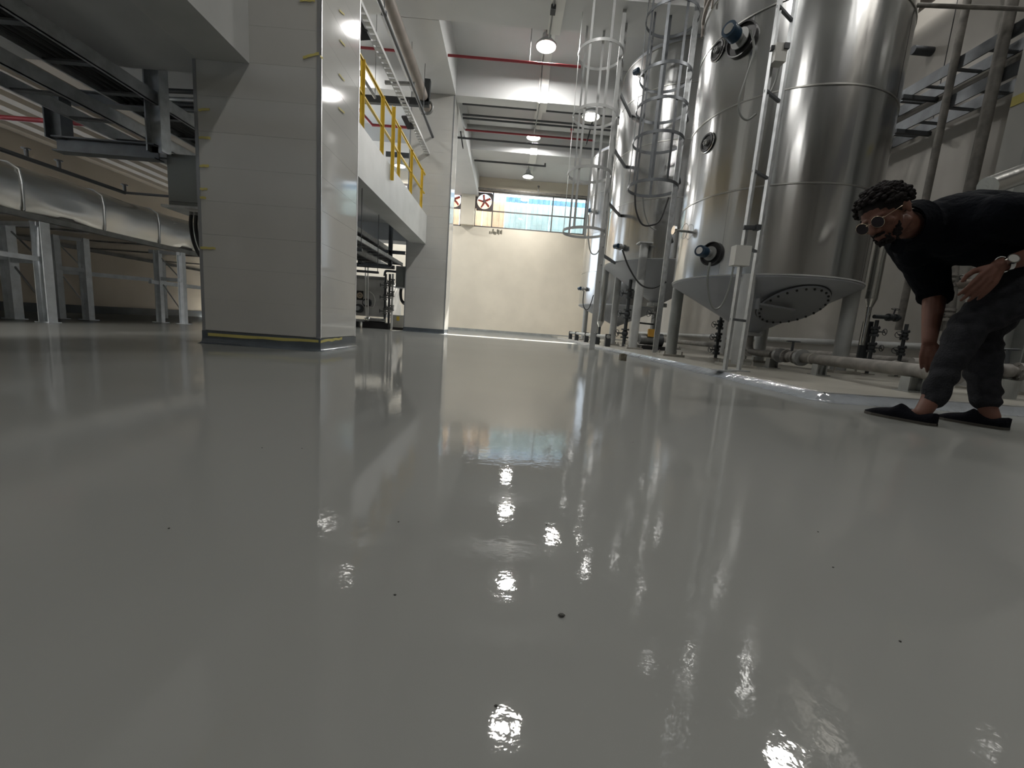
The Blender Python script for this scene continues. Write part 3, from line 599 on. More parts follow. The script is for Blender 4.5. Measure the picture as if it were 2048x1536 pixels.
# right wall: vertical pipes, trays, horizontal lines
def wpipe(px, py, x, r, lab, m, z0=PZ, z1=ZC, dbl=0):
    q = AX(px, py, x); o = thing('vertical_pipe', lab, 'pipe', (x, q.y, z0), 'vertical pipes on the right wall'); MB().tube([V(x, q.y, z0), V(x, q.y, z1)], r, 16).build('pipe_run', m, o)
    if dbl: MB().tube([V(x + .05, q.y + .07, z0), V(x + .05, q.y + .07, z1)], r * .8, 16).build('pipe_run', m, o)
    return q
q1 = wpipe(1872, 300, 4.78, .036, 'thin grey vertical pipe clamped to the wall trays, nearer the tank', 'pipe_old', .6)
q2 = wpipe(1952, 330, 4.72, .045, 'thick double grey vertical pipe rising behind the man', 'pipe_old', .6, dbl=1)
def wtray(px, py, x, hgt, lab, y0, y1):
    q = AX(px, py, x); t = thing('cable_tray', lab, 'cable tray', (x, (y0 + y1) / 2, q.z), 'cable trays on the right wall')
    MB().box(x - .01, x + .005, y0, y1, q.z - hgt, q.z).build('side_rail', 'galv_dark', t, smooth=False)
    MB().box(x + .28, x + .295, y0, y1, q.z - hgt, q.z).build('side_rail', 'galv_dark', t, smooth=False)
    y = y0 + .1
    while y < y1: MB().box(x + .005, x + .28, y - .02, y + .02, q.z - hgt + .005, q.z - hgt + .02).build('rung', 'galv_dark', t, smooth=False); y += .32
    for yy in (5.35, 3.4):
        if y0 < yy < y1: MB().box(x - .12, XR, yy - .02, yy + .02, q.z - hgt - .045, q.z - hgt - .001).build('bracket', 'steel_dark', t, smooth=False); MB().cyl((x + .33, yy, q.z - hgt - .04), (x + .33, yy, q.z + 1.2), .006, n=6).build('hanger_rod', 'steel_dark', t)
    return q
wtray(1812, 178, 4.82, .13, 'upper grey cable tray on the right wall', -1., 11)
wtray(1800, 245, 4.82, .13, 'lower grey cable tray on the right wall', -1., 11)
for i, (z, r, m, l) in enumerate(((4.75, .10, 'pipe_brown', 'thick brown pipe high on the right wall above the trays'), (5.35, .045, 'pipe_old', 'thin pipe along the top of the right wall'))):
    tag(MB().tube([V(4.95, -1, z), V(4.95, 14, z)], r, 14).build('wall_pipe', m), l, 'pipe', 'lengthwise pipes on the right wall')
q = AX(1825, 100, 4.9); tag(MB().tube([V(XR - .25, q.y, q.z), V(XR, q.y, q.z)], .05, 12).build('pipe_stub', 'steel_dark'), 'short dark stub pipe on the wall right of the nearest tank', 'pipe')
q = AY(1940, 16, 4.2); tag(MB().tube([AY(1830, 10, 4.2), AY(2100, 20, 4.2)], .018, 10).build('cross_pipe', 'pipe_old'), 'thin cross pipe at the top right corner', 'pipe')
# pale column and insulated pipe at right edge
a = AX(2000, 300, 4.3)
rc = struct(MB().box(4.3, XR, a.y - 1.0, a.y, 0, ZC), 'column', 'tile', label='pale column with yellow tape at the right edge of the picture', smooth=False); rc['category'] = 'column'
p0 = AX(2030, 200, 4.3 - .002); MB().box(4.29, 4.298, p0.y - .12, p0.y + .02, p0.z - .05, p0.z + .03).build('masking_tape', 'tape', rc, smooth=False)
tag(MB().tube([AY(1975, 374, 3.0), AY(2035, 352, 3.0), AY(2120, 330, 3.0)], .07, 16).build('insulated_pipe', 'insul'), 'silver clad pipe end behind the man at shoulder height', 'pipe', 'silver clad pipes')
vk = thing('wall_valves', 'pale pipe cluster with small valves seen between the arm and leg of the man', 'pipe', AY(1900, 590, 3.6)); k1 = [AY(1908, 530, 3.6), AY(1903, 600, 3.6), AY(1893, 680, 3.6)]
MB().tube(smoothpath(k1, 4), .035, 12).build('pipe_run', 'pipe_old', vk); gate_valve(AY(1900, 560, 3.6), (.1, 0, 1), .09, vk, (1, 0, .1), 'pipe_old'); gate_valve(AY(1896, 630, 3.6), (.1, 0, 1), .09, vk, (-1, 0, .1), 'pipe_old')
MB().tube([AY(1903, 570, 3.6), AY(1960, 566, 3.6)], .04, 12).build('branch_pipe', 'pipe_brown', vk)
MB().tube(smoothpath([AY(1822, 535, 3.6), AY(1822, 560, 3.6), AY(1836, 570, 3.6), AY(1900, 574, 3.6)], 4), .035, 12).build('branch_pipe', 'pipe_old', vk)

# ================================================================ LEFT SIDE
# rectangular sheet-metal duct
dt = thing('air_duct', 'large shiny sheet-metal air duct on a white steel rack along the left wall', 'duct', (-5.6, 5, 1.0))
ys = [-.6, 1.1, 2.6, 3.9, 4.76, 5.45, 6.6, 7.8, 9.0, 10.2]
ys = [-.6, .9, 2.1, 3.1, 4.03, 4.80, 5.52, 6.4, 7.6, 8.8, 10.2]
for i in range(len(ys) - 1):
    y0, y1 = ys[i] + .004, ys[i + 1] - .004; mb = MB(); nu, nv = 22, 14
    prof = [(-6.75, 1.02), (-6.2, 1.02), (-5.5, 1.02), (-4.9, 1.02), (-4.70, 1.022), (-4.665, 1.04), (-4.655, 1.10), (-4.65, 1.18), (-4.65, 1.27), (-4.655, 1.36), (-4.68, 1.42), (-4.74, 1.465), (-4.85, 1.485), (-5.2, 1.49), (-6.75, 1.49)]
    for a in range(nu + 1):
        y = y0 + (y1 - y0) * a / nu; e = math.sin(PI * a / nu)
        for (x, z) in prof:
            dn = mn.noise(V(x * 1.3, y * 1.9, z * 4 + i * 5)) * .035 * e
            inner = -6.6 < x
            mb.v.append((x + (dn if z > 1.05 and inner else 0), y, z + (dn * .8 if (z < 1.05 or z > 1.45) and inner else 0)))
    P = len(prof)
    for a in range(nu):
        for j in range(P - 1): q = a * P + j; mb.f.append((q, q + 1, q + P + 1, q + P))
    mb.build('duct_panel', 'duct_steel', dt)
    if i: MB().tube([(x - .0 if x > -4.7 else x, ys[i], z) for x, z in [( -6.7, 1.015), (-4.9, 1.015), (-4.68, 1.02), (-4.648, 1.06), (-4.642, 1.3), (-4.66, 1.42), (-4.76, 1.48), (-5.0, 1.497)]], .009, 6).build('seam_band', 'galv', dt)
# rack
rk = thing('duct_rack', 'white painted steel rack carrying the air duct', 'rack', (-5, 5, 0))
MB().angle((-4.62, -.6, .985), (-4.62, 10.2, .985), .05, .006, flip=1).build('long_rail', 'steel_grey', rk, smooth=False)
MB().angle((-6.6, -.6, .98), (-6.6, 10.2, .98), .05, .006).build('long_rail', 'steel_grey', rk, smooth=False)
posts = [(97, 645, .085), (30, 638, .085), (178, 640, .07), (120, 637, .07), (368, 648, .06), (322, 645, .06)]
pp = []
for px, py, w_ in posts:
    q = AZ(px, py, 0); pp.append(q); MB().chan((q.x, q.y, 0), (q.x, q.y, .975), w_, w_ * 1.1, .008, up=(1, 0, 0)).build('post', 'rack_white', rk, smooth=False)
    MB().box(q.x - .07, q.x + .07, q.y - .06, q.y + .06, 0, .008).build('foot_plate', 'rack_white', rk, smooth=False)
for (i, j) in ((0, 1), (2, 3), (4, 5)):
    a, b = pp[i], pp[j]
    MB().bar(a + V(0, 0, .955), b + V(-.1, 0, .955), .05, .04).build('head_bar', 'rack_white', rk, smooth=False)
    MB().bar(a + V(0, 0, .60), b + V(0, 0, .60), .03, .045).build('cross_bar', 'rack_white', rk, smooth=False)
    MB().bar(a + V(0, .02, .58), b + V(0, .02, .92), .012, .012).build('brace', 'galv', rk, smooth=False)
    MB().bar(a + V(0, .02, .12), b + V(0, .02, .58), .012, .012).build('brace', 'galv', rk, smooth=False)
q_ = AY(330, 638, 7.2); MB().chan((q_.x, 7.2, 0), (q_.x, 7.2, .97), .06, .06, up=(1, 0, 0)).build('post', 'rack_white', rk, smooth=False)
MB().bar(AX(125, 543, pp[3].x), AX(305, 560, pp[5].x), .04, .05).build('long_bar', 'rack_white', rk, smooth=False)
MB().bar(AX(300, 563, pp[5].x), AX(300, 563, pp[5].x) + V(0, 3.5, 0), .04, .05).build('long_bar', 'rack_white', rk, smooth=False)
MB().bar(pp[1] + V(0, -2, .62), pp[1] + V(0, 0, .62), .04, .05).build('long_bar', 'rack_white', rk, smooth=False)
MB().bar(pp[0] + V(0, -1.4, .62), pp[0] + V(0, 0, .62), .03, .045).build('long_bar', 'rack_white', rk, smooth=False)
# trays under the soffit and hanger frames
def otray(px, py, y, wd, hgt, lab, y0, y1, cables=True):
    q = AY(px, py, y); t = thing('cable_tray', lab, 'cable tray', (q.x, (y0 + y1) / 2, q.z), 'cable trays under the mezzanine')
    for s_ in (0, 1): x = q.x - s_ * wd; MB().box(x - .006, x + .006, y0, y1, q.z, q.z + hgt).box(x - .006 + (.02 if s_ else -.02), x + .006, y0, y1, q.z, q.z + .004).build('side_rail', 'galv', t, smooth=False)
    yy = y0 + .1
    while yy < y1: MB().box(q.x - wd + .006, q.x - .006, yy - .02, yy + .02, q.z + .002, q.z + .016).build('rung', 'galv_dark', t, smooth=False); yy += .36
    if cables:
        for k in range(5): MB().tube([V(q.x - wd * (.12 + .19 * k), y0, q.z + .035 + .01 * (k % 2)), V(q.x - wd * (.12 + .19 * k), (y0 + y1) / 2, q.z + .035), V(q.x - wd * (.12 + .19 * k), y1, q.z + .035)], .018, 8).build('cable', 'rubber', t)
    return q
otray(318, 212, 3.4, .33, .09, 'galvanised cable tray with black cables, the upper one left of the near column', -1.5, 9.6)
otray(262, 262, 3.4, .33, .09, 'galvanised cable tray, the lower one left of the near column', -1.5, 9.6, False)
otray(700, 500, 7.5, .35, .09, 'third cable tray, seen between the two grey columns', 4.4, 9.7)
otray(742, 496, 7.5, .28, .07, 'fourth cable tray, right one between the two grey columns', 4.4, 9.7)
def hanger(y, pl_, pr_, zb, lab):
    t = thing('tray_support', lab, 'bracket', (pl_, y, zb), 'tray hanger frames under the mezzanine')
    MB().chan((pl_, y, zb), (pr_, y, zb), .09, .10, .01).build('cross_bar', 'galv_dark', t, smooth=False)
    MB().chan((pl_ + .02, y, zb + .04), (pl_ + .02, y, zb + .36), .09, .12, .01, up=(1, 0, 0)).build('left_post', 'galv_dark', t, smooth=False)
    MB().chan((pl_ + .05, y + .06, zb + .38), (pr_, y + .06, zb + .38), .08, .08, .008).build('cross_bar', 'galv_dark', t, smooth=False)
    MB().chan((pr_, y, zb), (pr_, y, 2.49), .09, .11, .01, up=(1, 0, 0)).build('right_post', 'galv', t, smooth=False)
    MB().box(pr_ - .07, pr_ + .07, y - .07, y + .07, 2.48, 2.499).build('ceiling_plate', 'galv_dark', t, smooth=False); return t
hl, hr = AY(115, 290, 3.4), AY(318, 300, 3.4)
hanger(3.4, hl.x, hr.x, hl.z, 'steel hanger frame carrying the trays left of the near column')
def hanger2(y, x0, x1, z0, lab):
    t = thing('tray_support', lab, 'bracket', (x0, y, z0), 'tray hanger frames under the mezzanine')
    MB().chan((x0, y, z0), (x1, y, z0), .06, .06).chan((x0, y, z0 + .3), (x1 + .3, y, z0 + .3), .06, .06).build('cross_bar', 'galv_dark', t, smooth=False)
    for x in (x0 + .02, x1 - .02): MB().chan((x, y, z0), (x, y, 2.498 if x > x0 + .1 else z0 + .32), .06, .07, up=(1, 0, 0)).build('hanger_post', 'galv_dark', t, smooth=False)
a = AY(718, 528, 8.9); b = AY(782, 532, 8.9); hanger2(8.9, a.x, b.x, a.z, 'dark hanger frame near the far column')
a = AY(690, 500, 6.9); b = AY(760, 508, 6.9)
for k, (px, py0, py1, y) in enumerate(((722, 392, 500, 6.0), (755, 420, 545, 7.4))):
    t0 = AY(px, py0, y); b0 = AY(px, py1, y); tag(MB().cyl((b0.x, y, b0.z), (b0.x, y, 2.498), .006, n=6).box(b0.x - .5, b0.x + .02, y - .02, y + .02, b0.z - .02, b0.z + .02).build('hanger_rod', 'steel_dark'), 'thin rod trapeze hanger under the mezzanine, %s the near column' % ('nearer' if k == 0 else 'farther from'), 'hanger', 'rod hangers')
for i, (px, py, y, lab) in enumerate(((740, 520, 7.5, 'right cable tray seen between the two columns'), (715, 545, 7.5, 'left cable tray seen between the two columns'))):
    pass
# horizontal conduits left of col 1
for k, (py, m) in enumerate(((181, 'steel_dark'), (198, 'galv'), (208, 'steel_dark'), (218, 'galv_dark'))):
    a = AY(325, py, 4.3); b = AY(420, py + 3, 4.3); tag(MB().tube([a, b + V(.25, 0, 0)], .022, 10).build('conduit', m), '%s conduit crossing behind the near column, left side' % ('top dark', 'second pale', 'third dark', 'lowest grey')[k], 'pipe', 'conduits behind the near column')
# sprinkler pipe over the duct
sk = thing('sprinkler_pipe', 'dark sprinkler pipe with upright heads over the duct', 'pipe', AX(160, 360, -4.9)); x_ = -5.0
a = AX(5, 300, x_); e = AX(250, 388, x_)
MB().tube([V(x_, a.y - 2, a.z), V(x_, e.y, a.z)], .022, 10).tube([V(x_, e.y, a.z), V(x_ + 2.6, e.y, a.z)], .016, 10).build('pipe_run', 'pipe_dark', sk)
for px in (55, 118, 250): q = AX(px, 330, x_); MB().cyl((x_, q.y if px < 250 else e.y, a.z), (x_, q.y if px < 250 else e.y, a.z + .09), .016).cyl((x_, q.y if px < 250 else e.y, a.z + .09), (x_, q.y if px < 250 else e.y, a.z + .1), .035).build('sprinkler_head', 'pipe_dark', sk)
rp = thing('sprinkler_pipe', 'red sprinkler pipe with a white fitting, seen through the tray hanger', 'pipe', AY(90, 242, 4.2)); a = AY(-30, 232, 4.2); b = AY(182, 249, 4.2)
MB().tube([a, b], .022, 10).build('pipe_run', 'pipe_red', rp); q = AY(142, 244, 4.2); MB().cyl(q - V(.03, 0, 0), q + V(.03, 0, 0), .035).cyl(q, q + V(0, 0, .06), .015).build('fitting', 'pipe_white', rp)
# electric boxes
def ebox(x0, x1, y0, y1, z0, z1, lab, cabs):
    t = thing('electrical_box', lab, 'electrical box', (x0, y0, z0), 'wall boxes on the columns')
    MB().box(x0, x1, y0, y1, z0, z1).build('enclosure', 'box_grey', t, smooth=False); MB().box(x0 + .015, x1 - .06, y0 - .012, y0 - .0005, z0 + .03, z1 - .03).build('door', 'box_grey', t, smooth=False)
    MB().box(x0 - .05, x1, y0 - .02, y1, z0 - .02, z0 - .0005).build('bottom_flange', 'galv', t, smooth=False)
    for k in range(cabs):
        x = x0 + (x1 - x0) * ((.30 if cabs == 4 else .4) + .085 * k); H_ = (z1 - z0)
        MB().cyl((x, y0 + .05, z0 - .03), (x, y0 + .05, z0 - .055), .017).build('gland', 'steel_grey', t)
        MB().tube(smoothpath([V(x, y0 + .05, z0 - .03), V(x - .01, y0 + .05, z0 - .15), V(x + .01, y0 + .06, z0 - .3), V(min(x + .07, x1 - .03), y0 + .09, z0 - .40 + .02 * k), V(x1 - .02, y0 + .12, z0 - .42 + .02 * k)], 5), .014, 8).build('cable', 'rubber', t)
a = AY(338, 410, 3.45); b = AY(399, 312, 3.45)
ebox(a.x, -2.345, 3.45, 3.75, a.z, b.z, 'grey electrical box on the left side of the near column with four thick black cables', 4)
a = AY(791, 573, 10.0); b = AY(811, 533, 10.0); ebox(a.x, -2.53, 10.0, 10.3, a.z, b.z, 'grey electrical box on the far column with looping black cables', 3)
# ---------------------------------------------------------------- air handling unit
yU = 10.6
def U_(px, py, dy=0): return AY(px, py, yU + dy)
au = thing('air_handling_unit', 'sheet-metal air handling unit with small window, seen between the two columns', 'machine', U_(740, 640))
x0 = U_(640, 600).x; x1 = U_(770, 600).x; zt = U_(730, 556).z; zm = U_(730, 601).z; zb = U_(730, 632).z
MB().box(x0 - 1, x1, yU, yU + 1.4, zm + .005, zt).build('upper_casing', 'casing_sheet', au, smooth=False)
MB().box(x0 - 1, x1 + .05, yU - .03, yU + 1.4, zb, zm).build('lower_casing', 'casing_sheet', au, smooth=False)
a = U_(694, 602); b = U_(711, 568); MB().box(a.x, b.x, yU - .03, yU, a.z + .02, b.z).build('window_frame', 'box_grey', au, smooth=False); MB().box(a.x + .05, b.x - .04, yU - .036, yU - .031, a.z + .06, b.z - .05).build('window_glass', 'black', au, smooth=False)
a = U_(714, 600); b = U_(727, 582); MB().box(a.x, b.x, yU - .02, yU, a.z, b.z).build('fan_plate', 'black', au, smooth=False); c = (a + b) / 2; MB().ring(c + V(0, -.03, 0), (0, 1, 0), .06, .02, 24, 8).cyl(c + V(0, -.04, 0), c, .03).build('fan_ring', 'sheet_tan', au)
for (px, py) in ((720, 617), (736, 606)): c = U_(px, py); MB().cyl(c + V(0, -.12, 0), c, .11, n=24).build('flange_ring', 'steel_dark', au); MB().cyl(c + V(0, -.2, 0), c + V(0, -.12, 0), .06).build('nozzle', 'galv', au)
a = U_(688, 636); MB().box(x0 - 1, U_(735, 636).x, yU - .12, yU + .1, a.z - .06, a.z).build('skid', 'galv', au, smooth=False)
for px in (689, 711, 718, 733): q = U_(px, 650); MB().box(q.x - .04, q.x + .04, yU - .12, yU, 0, a.z - .06).build('skid_leg', 'steel_dark', au, smooth=False)
wp_ = thing('looped_pipe', 'thin white looped pipe standing before the air handling unit', 'pipe', U_(734, 640, -.2)); MB().tube(smoothpath([U_(732, 632, -.2), U_(731, 560, -.2), U_(731, 524, -.2), U_(733, 517, -.2), U_(735.5, 524, -.2), U_(736, 560, -.2), U_(736, 632, -.2)], 5), .016, 8).build('pipe_run', 'pipe_white', wp_)
tag(MB().tube(smoothpath([U_(739, 583, -.1), U_(747, 590, -.1), U_(750, 602, -.1), U_(746, 615, -.1), U_(737, 612, -.1)], 5), .01, 6).build('hose', 'pipe_white'), 'thin white hose curling on the air handling unit', 'hose')
for k, px in enumerate((769, 777, 783)):
    o = thing('valve_stack', 'tall dark valve pipe right of the air handling unit, %s of three' % ('left', 'middle', 'right')[k], 'valve', U_(px, 650, -.2), 'vertical valve stacks'); a = U_(px, 650, -.2); b = U_(px + 2, 548, -.2)
    MB().cyl((a.x, a.y, .02), (a.x, a.y, b.z), .028).build('riser', 'steel_dark' if k != 2 else 'pipe_white', o)
    for z in (.45, .8, 1.1)[:3]: gate_valve((a.x, a.y, z + .05 * k), (0, 0, 1), .11, o, (-1, -.5, 0), 'steel_grey')
tag(MB().tube(smoothpath([U_(769, 552, -.2), U_(771, 543, -.2), U_(778, 542, -.2), U_(795, 544, -.2)], 4), .03, 10).build('bent_pipe', 'steel_dark'), 'dark bent pipe over the valve pipes beside the far column', 'pipe')
bx = thing('metal_cabinet', 'grey metal cabinet with a yellow label at the foot of the far column', 'cabinet', U_(797, 650)); a = U_(785, 652); b = U_(812, 632); MB().box(a.x, -2.45, yU, yU + .5, .06, b.z).build('cabinet_body', 'box_light', bx, smooth=False); MB().box(a.x - .01, -2.44, yU + .02, yU + .48, 0, .058).build('plinth', 'frame_dark', bx, smooth=False)
a = U_(793, 641); b = U_(799, 633); MB().box(a.x, b.x, yU - .004, yU - .0005, a.z, b.z).build('label_plate', 'label_yellow', bx, smooth=False); MB().box(bx.location.x - .25, -2.43, yU - .02, yU + .52, b.z + .01, b.z + .03).build('lid', 'galv', bx, smooth=False)
pv = thing('floor_pump', 'small shiny pump on the floor before the air handling unit', 'pump', U_(755, 645, -.25)); q = U_(755, 641, -.25); MB().cyl(q - V(.25, 0, 0), q + V(.2, 0, 0), .06).ball(q - V(.25, 0, 0), .09, 12, 8).build('motor', 'chrome', pv); MB().box(q.x - .35, q.x + .3, q.y - .1, q.y + .1, 0, q.z - .05).build('base', 'black', pv, smooth=False)
a = U_(688, 562, -.35); tag(MB().tube([V(-6, a.y, a.z + .42), V(-2.9, a.y, a.z + .42)], .05, 10).build('cross_pipe', 'steel_dark'), 'dark cross pipe above the air handling unit', 'pipe')
a = U_(690, 545, -.1); tag(MB().box(-6.5, x1 + .02, yU - .08, yU - .001, zt - .02, zt + .05).build('steel_channel', 'steel_grey', smooth=False), 'steel channel above the air handling unit', 'channel')

# ---------------------------------------------------------------- mezzanine railing (yellow)
XRL = -2.13
rl = thing('guard_railing', 'yellow steel guard railing on the mezzanine edge', 'railing', (XRL, 6, 2.73))
py_ = [2.6, 3.6, 4.7, 5.74, 6.58, 7.52, 8.42, 9.38]
MB().bar((XRL, -3, 3.60), (XRL, 9.75, 3.60), .045, .02).build('top_rail', 'yellow', rl, smooth=False)
MB().bar((XRL, -3, 3.58), (XRL, 9.75, 3.58), .005, .045).build('top_rail', 'yellow', rl, smooth=False)
MB().bar((XRL, -3, 3.19), (XRL, 9.75, 3.19), .04, .02).build('mid_rail', 'yellow', rl, smooth=False)
for y in py_: MB().angle((XRL, y, 2.73), (XRL, y, 3.6), .045, .006).build('post', 'yellow', rl, smooth=False)
MB().angle((XRL + .085, 6.86, 2.50), (XRL + .085, 6.86, 3.6), .045, .006).build('post', 'yellow', rl, smooth=False, label='post bolted to the face of the beam')
# things above the mezzanine
pt = thing('cable_tray', 'pale perforated cable tray hanging high above the mezzanine railing', 'cable tray', (-2.1, 7, 4.1), 'high pipes above the mezzanine'); a = AX(705, 5, -2.05)
zt_ = 4.06
MB().box(-2.16, -2.152, 4, 12, zt_, zt_ + .05).box(-2.058, -2.05, 4, 12, zt_, zt_ + .05).build('side_rail', 'leg_paint', pt, smooth=False)
y = 4.
while y < 12: MB().box(-2.152, -2.058, y, y + .07, zt_, zt_ + .006).build('slat', 'leg_paint', pt, smooth=False); y += .12
tag(MB().tube([V(-2.1, 4.0, 4.95), V(-2.1, 9.6, 4.95)], .10, 18).build('high_pipe', 'pipe_brown'), 'thick brown pipe running high above the mezzanine railing', 'pipe', 'high pipes above the mezzanine')
tag(MB().tube([V(-2.0, 4, 4.45), V(-2.0, 12, 4.45)], .03, 10).build('high_pipe', 'pipe_dark'), 'thin dark pipe between the tray and the thick brown pipe', 'pipe', 'high pipes above the mezzanine')
qa, qb = AX(691, 100, -2.9), AX(750, 195, -2.9); tag(MB().tube([qa, qb], .03, 8).cyl(qb, (qb.x, qb.y, ZC), .006, n=6).cyl(qa, (qa.x, qa.y, ZC), .006, n=6).build('high_pipe', 'steel_grey'), 'thin grey pipe behind the yellow railing', 'pipe', 'high pipes above the mezzanine')
for yy in (6.2, 8.8): tag(MB().cyl((-2.0, yy, 4.45), (-2.0, yy, ZB), .006, n=6).cyl((-2.0, yy, 4.43), (-2.0, yy, 4.47), .04).build('hanger_rod', 'steel_dark'), '%s thin rod holding the dark pipe above the railing' % ('near' if yy < 7 else 'far'), 'hanger')
hb = thing('pipe_bracket', 'black steel pipe bracket left of the far column top', 'bracket', AY(780, 200, 9.2)); a = AY(701, 197, 9.2); b = AY(858, 206, 9.2)
MB().bar(a, b, .10, .14).bar(a, AY(701, 160, 9.2), .12, .12).bar(b - V(.05, 0, 0), AY(856, 160, 9.2), .1, .12).build('frame', 'steel_dark', hb, smooth=False); q = AY(853, 214, 9.2); MB().ring(q, (0, 1, 0), .13, .03, 20, 6).build('pipe_clamp', 'steel_grey', hb)
for (px0, py0, px1, py1, y, l) in ((770, 165, 830, 168, 8.2, 'near'), (828, 273, 857, 275, 10.6, 'far')):
    tag(MB().bar(AY(px0, py0, y), AY(px1, py1, y), .05).cyl(AY(px1 - 6, py1, y), AY(px1 - 6, py1 - 100, y), .006, n=6).build('trapeze_hanger', 'steel_grey', smooth=False), '%s pale trapeze bar under the perforated tray' % l, 'hanger', 'trapeze bars above the mezzanine')
for (px, py, y, l) in ((716, 50, 4.6, 'near'), (816, 245, 8.4, 'far')):
    q = AY(px, py, y); o = thing('flood_light', 'black %s floodlight above the mezzanine railing' % l, 'lamp', q, 'black floodlights above the mezzanine'); MB().obox(q, ((.3, 1, -.5), (1, -.2, 0), (0, .5, 1)), (.13, .07, .02)).build('housing', 'black', o, smooth=False); MB().bar(q, q + V(.1, 0, -.05), .015).cyl(q + V(0, 0, .02), q + V(0, 0, .4), .006).build('bracket', 'black', o, smooth=False)
for px in (700, 790): q = AY(px, 203 if px < 750 else 254, 11); tag(MB().cyl(q, (q.x, q.y, ZC), .008, n=6).build('hanger_rod', 'steel_grey'), 'thin rod holding the bent red pipe above the mezzanine, %s one' % ('left' if px < 750 else 'right'), 'hanger')
mz = thing('sprinkler_pipe', 'red bent sprinkler pipe above the mezzanine, left of the far column', 'pipe', AY(740, 240, 11)); MB().tube([AY(690, 203, 11), AY(704, 203, 11), AY(745, 250, 11), AY(860, 258, 11)], .035, 8).build('pipe_run', 'pipe_red', mz)
tag(MB().bar(AY(772, 308, 13), AY(860, 315, 13), .05, .14).build('dark_beam', 'steel_dark', smooth=False), 'dark steel channel above the railing before the far window', 'channel')
# ---------------------------------------------------------------- pipes across the hall
def across(p0, p1, y, r, m, lab, rods=(), heads=(), name='overhead_pipe'):
    a, b = AY(*p0, y), AY(*p1, y); z = (a.z + b.z) / 2; a.z = b.z = z
    t = thing(name, lab, 'pipe', (a + b) / 2, 'pipes crossing the hall under the ceiling'); MB().tube([a, b], r, 12).build('pipe_run', m, t)
    for px in rods: x = AY(px, p0[1], y).x; MB().cyl((x, y, z), (x, y, ZC if not (6.8 < y < 7.7 or 9.8 < y < 10.6) else ZB), .008, n=6).build('hanger_rod', 'steel_grey', t)
    for px in heads: x = AY(px, p0[1], y).x; MB().cyl((x, y, z), (x, y, z + .22), .03, .02).cyl((x, y, z + .22), (x, y, z + .27), .045).build('sprinkler_head', m, t)
    return t
across((640, 95), (1162, 127), 8.6, .024, 'pipe_red', 'red sprinkler pipe crossing the hall nearest the viewer', (863, 1061), (869,))
across((860, 205), (1245, 231), 11.0, .028, 'pipe_dark', 'first dark pipe crossing behind the far column, the highest', (1048,))
across((913, 229), (1245, 255), 11.1, .024, 'pipe_dark', 'second dark pipe crossing the hall, directly under the highest')
across((913, 236), (1245, 262), 11.2, .024, 'pipe_dark', 'third dark pipe crossing the hall')
across((908, 251), (1225, 278), 12.2, .075, 'pipe_grey', 'thick grey pipe crossing the hall above the red one')
across((908, 261), (1190, 278), 11.8, .024, 'pipe_red', 'thin red sprinkler pipe under the thick grey pipe', (), (925, 1144))
across((908, 276), (1225, 300), 11.9, .026, 'pipe_dark', 'lowest dark pipe crossing the hall')
t = across((908, 320), (1092, 330), 14.6, .03, 'pipe_dark', 'short dark sprinkler pipe before the far window', (), (917, 1091))
across((905, 375), (1180, 392), 16.7, .035, 'pipe_old', 'pipe running along the top of the long window', (), (930, 1077))
for k, (px0, py0, px1, py1, y) in enumerate(((921, 188, 921, 216, 11.), (913, 205, 926, 296, 11.6), (1188, 232, 1172, 290, 11.4), (1163, 278, 1161, 306, 11.8))):
    tag(MB().bar(AY(px0, py0, y), AY(px1, py1, y), .10, .03).build('pipe_bracket', 'steel_dark', smooth=False), 'dark flat bracket on the hall pipes, %s' % ('top one beside the far column', 'long slanting one beside the far column', 'long one near the first ladder', 'lowest short one near the first ladder')[k], 'bracket', 'pipe brackets under the ceiling')

# ---------------------------------------------------------------- lamp trunking and lamps
XLp = .385
tk = thing('cable_trunking', 'pale flat lamp trunking running lengthwise under the ceiling', 'trunking', (XLp, 8, ZB))
for (y0, y1, z) in ((.42, 3.18, ZC), (-5.8, -.32, ZC), (3.92, 6.83, ZC), (7.62, 9.80, ZC), (10.14, 13.28, ZC), (13.92, 16.9, ZC)): MB().box(XLp - .05, XLp + .17, y0, y1, z - .035, z - .001).build('cover_strip', 'strip_paint', tk, smooth=False)
for (y0, y1, z) in ((3.15, 3.95, ZB), (6.80, 7.65, ZB), (9.77, 10.17, ZB), (13.25, 13.95, ZB + .3)):
    MB().box(XLp - .05, XLp + .17, y0, y1, z - .035, z - .001).box(XLp - .05, XLp + .17, y0, y0 + .04, z, ZC - .03).box(XLp - .05, XLp + .17, y1 - .04, y1, z, ZC - .03).build('cover_strip', 'strip_paint', tk, smooth=False)
MB().tube([V(XLp - .01, 3.9, ZC - .06), V(XLp - .01, 6.78, ZC - .06), V(XLp - .01, 6.78, ZB - .06), V(XLp - .01, 7.68, ZB - .06), V(XLp - .01, 7.68, ZC - .06), V(XLp - .01, 9.75, ZC - .06), V(XLp - .01, 9.75, ZB - .06), V(XLp - .01, 10.2, ZB - .06), V(XLp - .01, 12.6, ZC - .3), V(XLp - .01, 16, ZC - .06)], .014, 6).build('conduit', 'steel_grey', tk)
MB().box(XLp - .05, XLp + .03, 7.0, 7.12, ZB - .11, ZB - .036).build('junction_box', 'steel_dark', tk, smooth=False)
